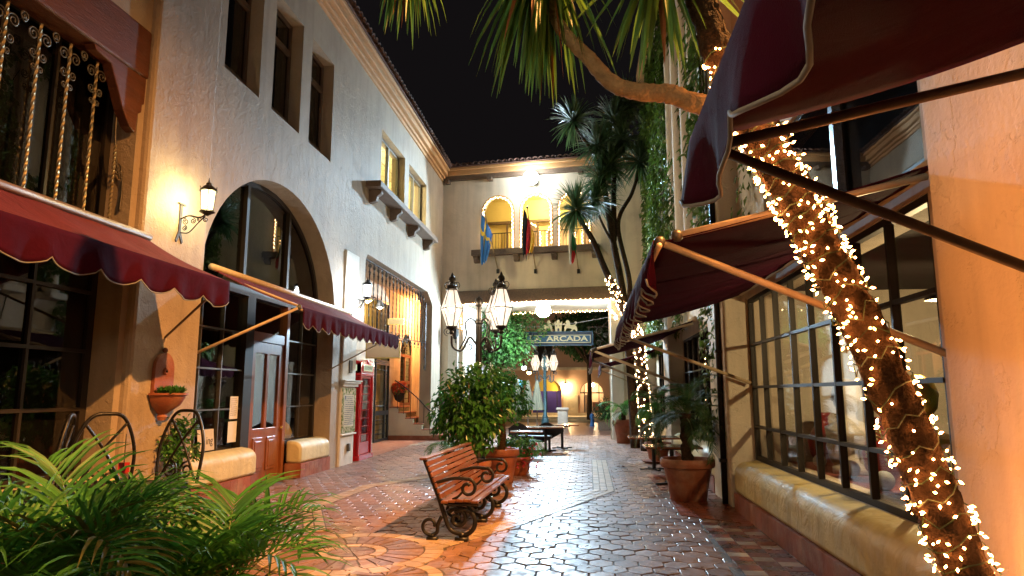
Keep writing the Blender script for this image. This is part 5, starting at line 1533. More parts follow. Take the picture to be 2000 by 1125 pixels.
# door side facing the walk
door_h = [(z0,z0+0.185) for z0 in [0.42+i*0.195 for i in range(8)]]
hl = []
for (z0,z1) in door_h:
    hl += [rect(-0.33,-0.25,z0,z1),rect(-0.235,0.235,z0,z1),rect(0.25,0.33,z0,z1)]
dpb = PBx('door', MB().prism(rect(-0.41,0.41,0.135,2.02), lambda a,b,d:(d,a,b), 0.435, 0.405, hl), PHONE)
obj('pane', MB().box(0.415,0.42,-0.33,0.33,0.42,1.97), GLASS, dpb); obj('handle', MB().box(0.436,0.465,-0.395,-0.36,0.95,1.15), IRON_G, dpb, bevel=0.008)
for (z0,z1) in door_h: obj('glazing_bar', MB().box(0.43,0.447,-0.34,0.34,z1-0.002,z1+0.012), PHONE, dpb)
# side toward the viewer: same grid
sd = PBx('side_panel', MB().prism(rect(-0.42,0.42,0.135,2.02), lambda a,b,d:(a,d,b), -0.47, -0.44, hl), PHONE); obj('pane', MB().box(-0.33,0.33,-0.458,-0.452,0.42,1.97), GLASS, sd)
PBx('back_panel', MB().box(-0.49,-0.46,-0.42,0.42,0.135,2.02), PHONE); PBx('side_panel', MB().box(-0.42,0.42,0.44,0.47,0.135,2.02), PHONE)
PBx('fascia', MB().box(-0.50,0.48,-0.50,0.50,2.021,2.10), PHONE, bevel=0.015)
ent = [(-0.50,2.101),(0.50,2.101),(0.50,2.33)]+[(0.50*cos(radians(a)),2.33+0.11*sin(radians(a))) for a in range(15,180,15)]+[(-0.50,2.33)]
PBx('roof', MB().prism(ent, lambda a,b,d:(d,a,b), 0.47,-0.50), PHONE, bevel=0.012); PBx('roof', MB().prism([(a*0.93,2.10+(b-2.10)*0.99) for a,b in ent], lambda a,b,d:(a,d,b), -0.50,0.50), PHONE)
OPAL = emis("opal_sign_glow",(0.60,0.66,0.42),0.55)
PBx('sign_panel', MB().box(0.471,0.482,-0.36,0.36,2.15,2.30), OPAL); PBx('sign_frame', MB().prism(rect(-0.385,0.385,2.125,2.325), lambda a,b,d:(d,a,b),0.471,0.49,[rect(-0.36,0.36,2.15,2.30)]), PHONE)
text('lettering','TELEPHONE',0.135,INK,pb,(0.485,0,2.222),(radians(90),0,radians(90)),0.002,sx=0.86)
PBx('sign_panel', MB().box(-0.36,0.36,-0.512,-0.501,2.15,2.30), OPAL); text('lettering','TELEPHONE',0.135,INK,pb,(0,-0.515,2.222),(radians(90),0,0),0.002,sx=0.86)
crn = MB().lathe([(0.05,0),(0.06,0.02),(0.035,0.04),(0.05,0.07),(0.01,0.09)],10,(0,0,0)); cr_o = PBx('crown_emblem', crn, PHONE); cr_o.location=(0.475,0,2.36); cr_o.rotation_euler=(0,radians(90),0); cr_o.scale=(1,1,0.3)
PBx('telephone', MB().box(-0.40,-0.25,-0.12,0.12,1.05,1.65), mat("grey_phone",(0.25,0.25,0.25),0.4), bevel=0.02)
# tiled poem plaque on the pier
pq = thing('tile_plaque','tiled plaque with green vine border and dark lettering on the white pier','plaque',(WX+0.051,15.43,0.72))
VINE = mat("vine_border_tile",(0.55,0.52,0.36),0.25,col2=(0.10,0.16,0.03),c2scale=16,c2cut=(0.46,0.54),var=0.1)
obj('border', MB().prism(rect(-0.45,0.45,0.0,1.0), lambda a,b,d:(d,a,b),0.0,0.014,[rect(-0.33,0.33,0.13,0.85)]), VINE, pq)
obj('field', MB().box(0.0,0.013,-0.328,0.328,0.132,0.848), mat("plaque_tile",(0.60,0.58,0.46),0.3,var=0.06), pq)
PQI = mat("faded_blue_ink",(0.06,0.07,0.11),0.6); ink = MB(); rr3 = random.Random(5)
for k in range(15):
    zz = 0.80-k*0.044; a = -0.29 + (0.10 if k < 2 else 0)
    while a < 0.26:
        ln_ = rr3.uniform(0.02,0.07); ink.box(0.0131,0.0138,a,min(0.29,a+ln_),zz-0.006,zz+rr3.uniform(0.004,0.014)); a += ln_+rr3.uniform(0.006,0.016)
ink.box(0.0131,0.0138,-0.30,-0.21,0.74,0.83)
obj('lettering', ink, PQI, pq)
for (z0,z1,w_,d_) in ((1.03,1.10,0.50,0.05),(1.101,1.15,0.56,0.09),(1.151,1.18,0.60,0.12)): obj('hood_moulding', MB().box(0.0,d_,-w_,w_,z0,z1), STUCCO_W, pq, bevel=0.01)
obj('shelf', MB().box(0.0,0.05,-0.48,0.48,-0.06,-0.02), STUCCO_W, pq, bevel=0.015)

# ================================================================= BENCH
bn = thing('bench','slatted wooden bench with black scrolled iron legs and armrests','bench',(-1.52,8.85,0),radians(-2))
BL = 1.22
def BX(name,mb,mt,**k): return obj(name,mb,mt,bn,**k)
for i,(x,z) in enumerate(((0.30,0.425),(0.215,0.435),(0.13,0.435),(0.045,0.428),(-0.035,0.418))):
    BX('seat_slat', MB().box(x-0.038,x+0.038,-BL,BL,z-0.014,z+0.014), WOOD_S, bevel=0.006)
for i in range(7):
    z = 0.475+i*0.058; x = -0.085-0.030*i*0.85
    s_ = MB(); s_.bar((x,-BL,z),(x,BL,z),0.018,0.050,up=(-0.35,0,1)); BX('back_slat', s_, WOOD_S, bevel=0.005)
BX('top_slat', MB().box(-0.32,-0.24,-BL-0.02,BL+0.02,0.868,0.892), WOOD_S, bevel=0.006)
def iron_end(y_):
    F_ = lambda a,b: (a,y_,b)
    f = MB(); r_ = 0.026
    f.tube(bez([F_(-0.29,0.88),F_(-0.20,0.66),F_(-0.11,0.44),F_(-0.06,0.30),F_(0.02,0.12),F_(0.16,0.07)],8),r_,8)      # back stile into big C
    f.tube(scroll((0.16,0.21),0.145,0.125,-pi/2,pi*0.75,F_,20),r_,8); f.tube(scroll((0.10,0.235),0.115,0.02,pi*0.8,-pi*2.0,F_,26),0.022,8)
    f.tube(bez([F_(-0.09,0.42),F_(0.02,0.385),F_(0.20,0.395),F_(0.33,0.40)],8),0.022,8)
    f.tube(bez([F_(-0.08,0.26),F_(-0.12,0.17),F_(-0.13,0.09),F_(-0.19,0.055)],6),0.022,8); f.tube(scroll((-0.21,0.155),0.10,0.05,-pi*0.45,-pi*2.05,F_,22),0.019,8)
    f.box(0.08,0.22,y_-0.045,y_+0.045,0,0.045); f.box(-0.24,-0.12,y_-0.04,y_+0.04,0,0.04); f.tube([F_(0.15,0.04),F_(0.15,0.09)],0.034,8); f.tube([F_(-0.18,0.03),F_(-0.18,0.07)],0.026,8)
    BX('leg_frame', f, IRON, smooth='all')
    a = MB(); a.tube(bez([F_(-0.19,0.60),F_(-0.12,0.625),F_(0.05,0.665),F_(0.22,0.66)],8),0.019,8); a.tube(scroll((0.21,0.565),0.098,0.035,pi/2,-pi*1.75,F_,26),0.019,8); a.tube(bez([F_(-0.16,0.53),F_(-0.15,0.58),F_(-0.17,0.64),F_(-0.21,0.66)],4),0.016,6); a.tube(bez([F_(0.15,0.52),F_(0.10,0.47),F_(0.04,0.44)],4),0.015,6)
    BX('armrest', a, IRON, smooth='all')
for y_ in (-1.14,0.0,1.14): iron_end(y_)
for (x,z) in ((0.10,0.16),(-0.05,0.30)): BX('brace', MB().tube([(x,-1.14,z),(x,1.14,z)],0.009,5), IRON)

# ================================================================= TABLES AND CHAIRS
TT = mat("wood_edge_tabletop",(0.28,0.10,0.05),0.22,var=0.2,rvar=0.05); TTT = mat("pale_tabletop",(0.34,0.27,0.20),0.15,var=0.15,rvar=0.05)
def table(label, loc, w, d, rotz, h=0.70):
    t = thing('cafe_table',label,'table',loc,rotz,'cafe tables along the walk')
    obj('tabletop', MB().box(-w/2,w/2,-d/2,d/2,h-0.035,h-0.003), TT, t, bevel=0.006); obj('top_sheet', MB().box(-w/2+0.03,w/2-0.03,-d/2+0.03,d/2-0.03,h-0.002,h+0.001), TTT, t)
    obj('column', MB().tube([(0,0,0.03),(0,0,h-0.04)],0.04,10), IRON, t, smooth=True); ft_ = MB(); ft_.bar((-0.30,-0.08,0.025),(0.30,0.08,0.025),0.06,0.03); ft_.bar((-0.08,0.30,0.026),(0.08,-0.30,0.026),0.06,0.03); obj('foot', ft_, IRON, t)
    obj('top_bracket', MB().box(-0.2,0.2,-0.2,0.2,h-0.06,h-0.036), IRON, t)
table('cafe table on a black column before the black curved settee',(-1.22,19.5,0),1.05,0.75,radians(10),0.68)
table('cafe table half hidden by the ficus leaves',(-1.62,18.0,0),0.85,0.7,radians(4),0.64)
table('far cafe table on the ivy side, behind the other two',(1.35,15.1,0),1.05,0.75,0,0.69)
table('cafe table with crossed foot just behind the big potted palm',(1.45,12.7,0),0.98,0.75,0,0.68)
table('narrow cafe table jutting out beyond the settee',(-0.80,20.6,0),0.9,0.5,radians(14),0.69)
BLK = mat("black_plastic",(0.015,0.014,0.014),0.35,var=0.2)
wv = thing('curved_settee','black settee with a wavy top edge behind the cafe table','settee',(-1.42,20.35,0))
n = 40; vs_,fs_ = [],[]
for i in range(n+1):
    u = i/n; x = -0.95+1.62*u
    ztop = 0.66+0.085*sin(u*4*pi-0.9)+0.04*u; zlow = 0.20+0.42*max(0,abs(u-0.42)-0.22)**1.15*2.2
    for (yy,z) in ((0.0,ztop),(0.05,ztop-0.01),(0.18,zlow),(0.13,zlow)): vs_.append((x,yy-0.25*sin(u*pi),z))
for i in range(n):
    for k in range(4): fs_.append((i*4+k,i*4+(k+1)%4,(i+1)*4+(k+1)%4,(i+1)*4+k))
fs_ += [(0,1,2,3),(n*4+3,n*4+2,n*4+1,n*4)]
obj('back', MB().add(vs_,fs_), BLK, wv, smooth=True); obj('seat', MB().box(-0.6,0.35,-0.75,-0.1,0.36,0.42), BLK, wv, bevel=0.02)
for (x,yy) in ((-0.5,-0.65),(0.28,-0.65),(-0.5,-0.1),(0.28,-0.1)): obj('leg', MB().tube([(x,yy,0),(x,yy,0.37)],0.02,6), BLK, wv)
# ================================================================= PLANTS
pr = random.Random(99)
LEAF_Y = mat('yellowing_leaf',(0.16,0.15,0.03),0.5,var=0.3,vscale=4,island=0.4,trans=0.25)
def leaf_quad(mb, p, d, nrm, ln, w, bend=0.25):
    """a small pointed leaf: two faces folded along the midrib"""
    d = d.normalized(); s = d.cross(nrm)
    if s.length < 1e-4: s = d.orthogonal()
    s.normalize(); n_ = s.cross(d).normalized()
    m = p + d*ln*0.45; tip = p + d*ln - n_*ln*bend
    mb.add([p, m + s*w/2 + n_*w*0.12, tip, m - s*w/2 + n_*w*0.12], [(0,1,2),(0,2,3)])
def crown(mb, c, rad, n, ln, w, droop=0.5, shell=0.55, lumps=9, seed=1, floor=None):
    """leaves spread through an uneven cloud of lumps"""
    r_ = random.Random(seed); c = Vector(c)
    L_ = []
    for k in range(lumps):
        a = r_.uniform(0,2*pi); h = r_.uniform(-0.8,0.9); rr = sqrt(max(0,1-h*h))*r_.uniform(0.35,0.72)
        L_.append((Vector((rad[0]*rr*cos(a),rad[1]*rr*sin(a),rad[2]*h*0.68)), r_.uniform(0.34,0.56)))
    for k in range(n):
        lc, ls = L_[r_.randrange(lumps)]
        v = Vector((r_.gauss(0,1),r_.gauss(0,1),r_.gauss(0,1))).normalized()
        t = r_.uniform(shell,1)**0.6
        p = lc + Vector((v.x*rad[0],v.y*rad[1],v.z*rad[2]))*ls*t
        if floor is not None and c.z+p.z < floor: continue
        out = Vector((p.x/rad[0],p.y/rad[1],p.z/rad[2]+0.2)).normalized()
        d = (out*0.6 + Vector((r_.gauss(0,.5),r_.gauss(0,.5),r_.gauss(0,.35)-droop)))
        s = r_.uniform(0.7,1.25)
        leaf_quad(mb, c+p, d, (out+Vector((0,0,0.4))).normalized(), ln*s, w*s)
    return mb
def strip(mb, pts, widths, up=Vector((0,0,1)), fold=0.25):
    """leaf blade along a curve, folded in a shallow V"""
    b = len(mb.v); m = len(pts)
    for i in range(m):
        t = (pts[min(i+1,m-1)]-pts[max(i-1,0)]).normalized(); s = t.cross(up)
        s = s.normalized() if s.length > 1e-4 else t.orthogonal().normalized()
        n_ = s.cross(t)
        w = widths[i]/2
        mb.v += [tuple(pts[i]-s*w+n_*w*fold), tuple(pts[i]), tuple(pts[i]+s*w+n_*w*fold)]
    for i in range(m-1):
        o = b+i*3
        mb.f += [(o,o+1,o+4,o+3),(o+1,o+2,o+5,o+4)]
def frond(base, az, el, ln, droop, nl, ll, lw, seed, rach=0.008, vee=0.6, start=0.22):
    """feather palm leaf: (rachis mesh, leaflets mesh)"""
    r_ = random.Random(seed); base = Vector(base)
    pts = []; p = base.copy(); e = el; N_ = 16
    d0 = Vector((cos(az),sin(az),0))
    for i in range(N_+1):
        pts.append(p.copy()); p = p + (d0*cos(e)+Vector((0,0,1))*sin(e))*(ln/N_); e -= droop/N_*(0.5+1.2*i/N_)
    ra = MB().tube(pts,[rach*(1-0.8*i/N_) for i in range(N_+1)],5)
    lf = MB()
    for k in range(nl):
        u = start+(1-start)*k/(nl-1)
        f_ = u*N_; i = min(N_-1,int(f_)); q = pts[i].lerp(pts[i+1],f_-i); t = (pts[i+1]-pts[i]).normalized()
        side = t.cross(Vector((0,0,1))).normalized(); up_ = side.cross(t)
        env = (0.55+0.45*sin(pi*min(1,u*0.85+0.12)))*(1.0 if u<0.9 else 0.75)
        for s in (-1,1):
            L_ = ll*env*r_.uniform(0.85,1.12); fw = 0.55+0.5*u
            d = (side*s + t*fw + up_*vee*r_.uniform(0.4,0.9)).normalized()
            pp = [q.copy()]; dd = d.copy()
            for m in range(4):
                pp.append(pp[-1]+dd*L_/4); dd = (dd+Vector((0,0,-0.16-0.10*m))*r_.uniform(0.6,1.4)).normalized()
            strip(lf, pp, [lw*0.5,lw,lw*0.9,lw*0.55,0.001], up_, 0.3)
    return ra, lf
def palm_thing(name,label,cat,loc,specs,leafm,group=None,trunk=None,pot=None,tmat=BARK):
    t = thing(name,label,cat,loc,0,group)
    if pot: pot(t)
    if trunk: obj('trunk', MB().tube(trunk[0],trunk[1],10), tmat, t, smooth='all')
    for i,sp in enumerate(specs):
        ra, lf = frond(*sp)
        f = obj('frond', lf, (leafm if pr.random() > 0.05 else LEAF_Y), t, fix=False); obj('stalk', ra, STALK, f, smooth='all')
    return t
def pot_mesh(r, h, t, soil=True, mt=TERRA):
    p = MB().lathe([(r*0.62,0),(r*0.66,0.02),(r*0.76,h*0.45),(r*0.77,h*0.47),(r*0.78,h*0.48),(r*0.88,h*0.78),(r*0.97,h*0.80),(r*1.0,h*0.84),(r*1.0,h*0.96),(r*0.97,h),(r*0.90,h),(r*0.87,h*0.96),(r*0.85,h*0.88),(0.001,h*0.88)],36)
    obj('pot', p, mt, t, smooth=True)
    if soil:
        s = MB(); n = 24
        s.lathe([(r*0.86,h*0.87),(r*0.5,h*0.90),(0.01,h*0.91)],n); obj('soil', s, SOIL, t)

# ficus in a terracotta pot
fc = thing('potted_ficus','bushy green ficus with pale braided trunk in a pot behind the bench','potted tree',(-1.98,11.5,0))
pot_mesh(0.36,0.50,fc)
tk = MB()
for k in range(3):
    a0 = k*2.1; tk.tube([(0.055*cos(a0+z*3.2),0.055*sin(a0+z*3.2),0.40+z*0.85) for z in [i/10 for i in range(11)]],[0.06-0.02*i/10 for i in range(11)],8)
for k in range(8):
    a = k*0.8; tk.tube(bez([(0,0,1.0),(0.2*cos(a),0.2*sin(a),1.25),(0.5*cos(a),0.45*sin(a),1.5+0.05*k)],5),[0.025-0.0017*i for i in range(11)],5)
obj('trunk', tk, mat("pale_ficus_bark",(0.38,0.30,0.19),0.8,var=0.25,vscale=12,bump=0.5,bscale=30), fc, smooth='all')
cr_ = MB(); crown(cr_,(0,0,1.42),(0.70,0.66,0.95),2300,0.115,0.062,0.65,0.45,19,4,0.66); crown(cr_,(-0.05,0,1.45),(0.5,0.48,0.7),1000,0.11,0.06,0.5,0.0,8,5,0.7)
obj('crown', cr_, LEAF_F, fc, fix=False)
# second pot with a dark-stemmed tree and a flower pot
sp = thing('potted_tree','dark-stemmed leafy tree in a taller terracotta pot beside the ficus','potted tree',(-1.62,12.75,0))
pot_mesh(0.34,0.60,sp)
obj('trunk', MB().tube(bez([(0,0,0.5),(0.02,0,0.9),(-0.02,0.02,1.3),(-0.1,0,1.6)],5),[0.075]*6+[0.06]*5+[0.045]*5,8), BARK, sp, smooth='all')
cr_ = MB(); crown(cr_,(-0.05,0.1,1.55),(0.62,0.6,0.55),1300,0.10,0.055,0.6,0.4,8,8); obj('crown', cr_, LEAF_F, sp, fix=False)
fp = thing('flower_pot','pot of trailing red flowers at the foot of the leafy pots','flower pot',(-1.42,13.9,0))
pot_mesh(0.26,0.36,fp)
lfm, pt_ = MB(), MB()
crown(lfm,(0.02,-0.05,0.50),(0.42,0.40,0.30),520,0.09,0.05,0.7,0.2,8,11,0.06)
for k in range(70):
    a = pr.uniform(0,6.28); rr = pr.uniform(0.15,0.42); c = Vector((rr*cos(a)+0.06,rr*sin(a)-0.05,pr.uniform(0.16,0.62)))
    for q in range(5):
        d = Vector((pr.gauss(0,1),pr.gauss(0,1),pr.gauss(0,0.6))); leaf_quad(pt_,c,d,Vector((0,-0.5,1)),0.04,0.035,0.1)
obj('leaves', lfm, LEAF_B, fp, fix=False); obj('blossoms', pt_, PETAL_R, fp, fix=False)
specs = [((0,0,0.5),a,0.7,0.75,2.6,26,0.16,0.014,300+i,0.005,0.4) for i,a in enumerate([0.2,0.9,-0.5,5.2,4.2,3.6,2.4,-0.9])]
fn_ = palm_thing('potted_fern','arching fern trailing over the pavement beside the flower pot','potted fern',(-1.42,14.6,0),specs,LEAF_P,pot=lambda t: pot_mesh(0.24,0.45,t))
lp_ = [((0,0,0.35),a,0.9,0.8,2.2,24,0.22,0.018,330+i,0.006,0.5) for i,a in enumerate([2.8,3.4,3.9,4.5,2.2,5.1])]
palm_thing('potted_palm','small yellowing palm in a clay pot at the foot of the stairs','potted palm',(-2.75,14.3,0),lp_,LEAF_C,'potted palms along the walk',pot=lambda t: pot_mesh(0.26,0.40,t))

# foreground areca palms
def areca(label, loc, n, seed, lmin, lmax, azr=(0,2*pi), zb=0.55):
    r_ = random.Random(seed); sp_ = []
    for i in range(n):
        az = azr[0]+(azr[1]-azr[0])*(i+r_.uniform(0,0.8))/n
        sp_.append(((r_.uniform(-.12,.12),r_.uniform(-.12,.12),zb+r_.uniform(-.1,.15)),az,r_.uniform(0.85,1.45),r_.uniform(lmin,lmax),r_.uniform(1.3,2.3),17,0.47,0.025,seed*50+i,0.007,1.0,0.22))
    return palm_thing('areca_palm',label,'palm',loc,sp_,LEAF_P,'areca palms in the foreground',pot=lambda t: pot_mesh(0.30,0.5,t))
areca('bushy areca palm filling the lower left corner of the view',(-2.65,3.25,0),19,3,0.7,1.0,zb=0.48)
areca('areca palm with long arching fronds beside the paving medallion',(-2.15,3.80,0),17,4,0.65,0.95,zb=0.37)
areca('areca palm partly behind the others, before the iron table',(-3.25,4.25,0),14,6,0.6,0.9,zb=0.37)

# big potted palm on the ivy side
def phoenix(label, loc, potr, poth, th, n, ln, seed, leafm, tr=0.075):
    r_ = random.Random(seed); sp_ = []
    for i in range(n):
        el = r_.uniform(-0.25,1.35); sp_.append(((0,0,th+r_.uniform(-.06,.05)),i*2.4+r_.uniform(-.2,.2),el,ln*r_.uniform(0.8,1.1),r_.uniform(1.3,2.2),34,0.20,0.012,seed*40+i,0.007,0.35,0.18))
    z0 = poth*0.85; k_ = 14
    tp = [(0.01*sin(i*1.3),0.01*cos(i*1.7),z0+(th-z0)*i/k_) for i in range(k_+1)]
    return palm_thing('potted_palm',label,'potted palm',loc,sp_,leafm,'potted palms along the walk',(tp,[tr*(1.05+0.14*((i*7)%3)) for i in range(k_+1)]),lambda t: pot_mesh(potr,poth,t))
phoenix('big potted palm in a wide terracotta pot by the downpipe',(1.48,10.95,0),0.41,0.62,1.28,30,0.92,31,LEAF_D)
phoenix('potted palm in a terracotta pot farther along the ivy side',(1.12,23.0,0),0.36,0.75,1.05,20,0.85,37,LEAF_P,0.06)
phoenix('slender potted palm between the cafe tables and the lit trunk',(1.62,17.0,0),0.32,0.45,1.35,22,0.85,41,LEAF_P,0.06)
bs_ = thing('potted_shrub','dark rounded shrub in a planter box near the blue statue','shrub',(0.85,31.0,0)); obj('planter', MB().box(-0.45,0.45,-0.3,0.3,0,0.35), WOOD_T, bs_); cr_ = MB(); crown(cr_,(0,0,0.85),(0.65,0.55,0.55),900,0.10,0.06,0.2,0.4,8,61); obj('crown', cr_, LEAF_D, bs_, fix=False)
sc_ = thing('pot_saucer','large terracotta saucer lying under the cafe table','saucer',(1.55,16.6,0.0)); obj('dish', MB().lathe([(0.30,0.012),(0.36,0.06),(0.34,0.06),(0.28,0.03),(0.01,0.03)],28), TERRA, sc_, smooth=True)
lf_ = MB(); leaf_quad(lf_,Vector((0,0,0.03)),Vector((1,0.3,0.2)),Vector((0,0,1)),0.12,0.08,0.3); leaf_quad(lf_,Vector((0,0,0.03)),Vector((-1,0.5,0.3)),Vector((0,0,1)),0.10,0.07,0.3)
dlf = obj('fallen_leaf', lf_, DEADLEAF, None, fix=False); dlf.location = (0.66,15.4,0.0); tag(dlf,'curled brown leaf lying on the paving near the cafe tables','leaf')

# spiky tree heads
def sword_head(mb, c, n, ln, w, seed, emin=-1.2, emax=1.5, droop=0.9, dead=None):
    r_ = random.Random(seed); c = Vector(c)
    for k in range(n):
        az = r_.uniform(0,2*pi); el = r_.uniform(emin,emax); L_ = ln*r_.uniform(0.75,1.1)
        d = Vector((cos(az)*cos(el),sin(az)*cos(el),sin(el))); p = c + d*0.04; pp = [p.copy()]; dd = d.copy()
        for m in range(4):
            pp.append(pp[-1]+dd*L_/4); dd = (dd+Vector((0,0,-droop*0.22*(0.5+0.5*m)))*r_.uniform(0.5,1.5)).normalized()
        tgt = dead if (dead is not None and r_.random() < 0.12) else mb
        strip(tgt, pp, [w*0.7,w,w*0.95,w*0.6,0.001], Vector((0.1,0.1,1)), 0.35)
def sword_leaves(head, c, n, ln, w, seed, emin, emax, droop, mt, azr=None):
    """near tree: every leaf blade an object of its own"""
    r_ = random.Random(seed); c = Vector(c)
    for k in range(n):
        az = r_.uniform(*azr) if azr else r_.uniform(0,2*pi); el = r_.uniform(emin,emax); L_ = ln*r_.uniform(0.75,1.1)
        d = Vector((cos(az)*cos(el),sin(az)*cos(el),sin(el))); pp = [c+d*0.03]; dd = d.copy()
        for m in range(5):
            pp.append(pp[-1]+dd*L_/5); dd = (dd+Vector((0,0,-droop*0.2*(0.4+0.5*m)))*r_.uniform(0.6,1.4)).normalized()
        mb_ = MB(); strip(mb_, pp, [w*0.6,w,w,w*0.85,w*0.5,0.001], Vector((0.1,0.1,1)), 0.35)
        obj('leaf', mb_, DEADLEAF if r_.random() < 0.07 else mt, head, fix=False)
nt_ = thing('spiky_tree','leaning spiky-leaved tree with fairy lights wound round its forked trunk','tree',(1.86,3.45,0))
o0 = Vector((-1.86,-3.45,0))
def rough_tube(path, rads, n, seed, amp):
    m_ = MB().tube(path,rads,n); vv = []
    for v in m_.v:
        q = Vector(v); k = noise.noise(q*9+Vector((seed,0,0)))*amp + noise.noise(q*26)*amp*0.5
        vv.append(v); 
    P = [Vector(p) for p in path]; N_ = len(P)
    for i in range(N_):
        for k in range(n):
            j = i*n+k; q = Vector(m_.v[j]); dd = q-P[i]; f = 1+ (noise.noise(q*9+Vector((seed,0,0)))*amp*0.8 + noise.noise(q*30)*amp*0.8 + noise.noise(q*75)*amp*0.5)/max(0.02,dd.length); m_.v[j] = tuple(P[i]+dd*f)
    return m_
T1 = bez([(1.95,3.46,-0.05),(1.80,3.44,0.45),(1.65,3.41,0.85),(1.51,3.4,1.29),(1.31,3.4,1.88),(1.13,3.4,2.31),(1.0,3.4,2.6),(0.87,3.4,2.88),(0.74,3.4,3.2),(0.63,3.4,3.6),(0.55,3.45,4.2)],18)
R1 = [0.108-0.034*min(1,i/(len(T1)-1)*1.15) for i in range(len(T1))]
T2 = bez([(1.24,3.46,2.10),(1.22,3.56,2.34),(1.17,3.60,2.58),(1.05,3.60,2.84),(0.96,3.62,3.2),(1.0,3.7,4.2)],16); R2 = [0.066-0.0002*i for i in range(len(T2))]
B1 = bez([(0.70,3.4,3.02),(0.55,3.4,3.08),(0.42,3.4,3.13),(0.25,3.4,3.155),(0.13,3.4,3.22),(0.02,3.4,3.36),(-0.10,3.4,3.5),(-0.19,3.4,3.72),(-0.22,3.4,3.98)],10); RB1 = [0.055-0.0285*i/(len(B1)-1) for i in range(len(B1))]
B2 = bez([(0.56,3.45,4.1),(0.1,3.9,4.6),(-0.8,4.6,5.0),(-1.45,5.0,5.12)],10); RB2 = [0.06-0.03*i/(len(B2)-1) for i in range(len(B2))]
B3 = bez([(0.60,3.43,3.9),(0.45,3.35,4.02),(0.34,3.3,4.05)],8); RB3 = [0.04]*len(B3)
for (nm,pth,rd,mt,sd) in (('trunk',T1,R1,BARK,1),('stem',T2,R2,BARK,2),('branch',B1,RB1,BARK_L,3),('branch',B2,RB2,BARK_L,4),('branch',B3,RB3,BARK_L,5)):
    o = obj(nm, rough_tube(pth,rd,40 if nm!='branch' else 12,sd,0.016 if nm!='branch' else 0.007), mt, nt_, smooth='all'); o.location = o0
HEADS = (((-0.20,3.4,4.02),105,0.78,0.035,71,-1.5,-0.8,0.8,None),((0.40,3.30,3.86),84,0.62,0.038,72,-1.45,0.3,0.5,None),((-1.42,5.0,5.30),44,0.78,0.042,73,-1.5,-0.95,0.9,None))
for (c,n_,ln_,w_,sd,e0,e1,dr,az) in HEADS:
    h = bpy.data.objects.new('leaf_head',None); COL.objects.link(h); h.parent = nt_; h.location = o0
    sword_leaves(h,c,n_,ln_,w_,sd,e0,e1,dr,LEAF_C,az)
# fairy lights wound round the near trunk
def wrap_lights(label, path, rads, turns, nb, r, seed, loc, joined=False, amp=0.02, i0=0.0, i1=1.0, group=None):
    r_ = random.Random(seed); t = thing('fairy_lights',label,'fairy lights',loc,0,group); L0 = Vector(loc)
    def at(u):
        f_ = min(0.9999,max(0,u))*(len(path)-1); i = int(f_); p = path[i].lerp(path[i+1],f_-i); tt = (path[i+1]-path[i]).normalized()
        a = tt.orthogonal(); a = Vector((1,0,0))-tt*tt.x; a.normalize(); b = tt.cross(a); return p, a, b, rads[i]
    cab, pts = [], []
    for k in range(turns*14+1):
        u = i0+(i1-i0)*k/(turns*14); an = 2*pi*k/14; p,a,b,rr = at(u+r_.gauss(0,0.004)); cab.append(p+(a*cos(an)+b*sin(an))*(rr+0.014+abs(r_.gauss(0,0.006)))-L0)
    obj('cable', MB().tube(cab,0.0035,4), mat("green_cable",(0.03,0.07,0.03),0.5), t)
    for k in range(nb):
        u = i0+(i1-i0)*(k+r_.uniform(0,1))/nb; an = r_.uniform(0,2*pi); p,a,b,rr = at(u); n_ = (a*cos(an)+b*sin(an)); pts.append((p+n_*(rr+0.020+r_.uniform(0,0.014))-L0,n_))
    if joined: obj('bulbs', bulbs_mesh([p for p,_ in pts],r,1.4), BULB_F, t, fix=False, kind='stuff')
    else:
        me = bulbs_mesh([(0,0,0)],r,2.0).mesh('bulb'); me.materials.append(BULB_W)
        for p,n_ in pts:
            o = bpy.data.objects.new('bulb',me); COL.objects.link(o); o.parent = t; o.location = p
            d = (n_+Vector((r_.gauss(0,.6),r_.gauss(0,.6),r_.gauss(0,.6)))).normalized(); o.rotation_euler = d.to_track_quat('Z','Y').to_euler()
    return t
wrap_lights('fairy lights wound up the near leaning trunk',T1,R1,36,680,0.0066,5,(1.86,3.45,0.02),i0=0.06,i1=0.84)
wrap_lights('dense fairy lights on the fork of the near trunk under the awning arm',T2,R2,10,120,0.0066,6,(1.24,3.46,2.1),i0=0.05,i1=0.72)

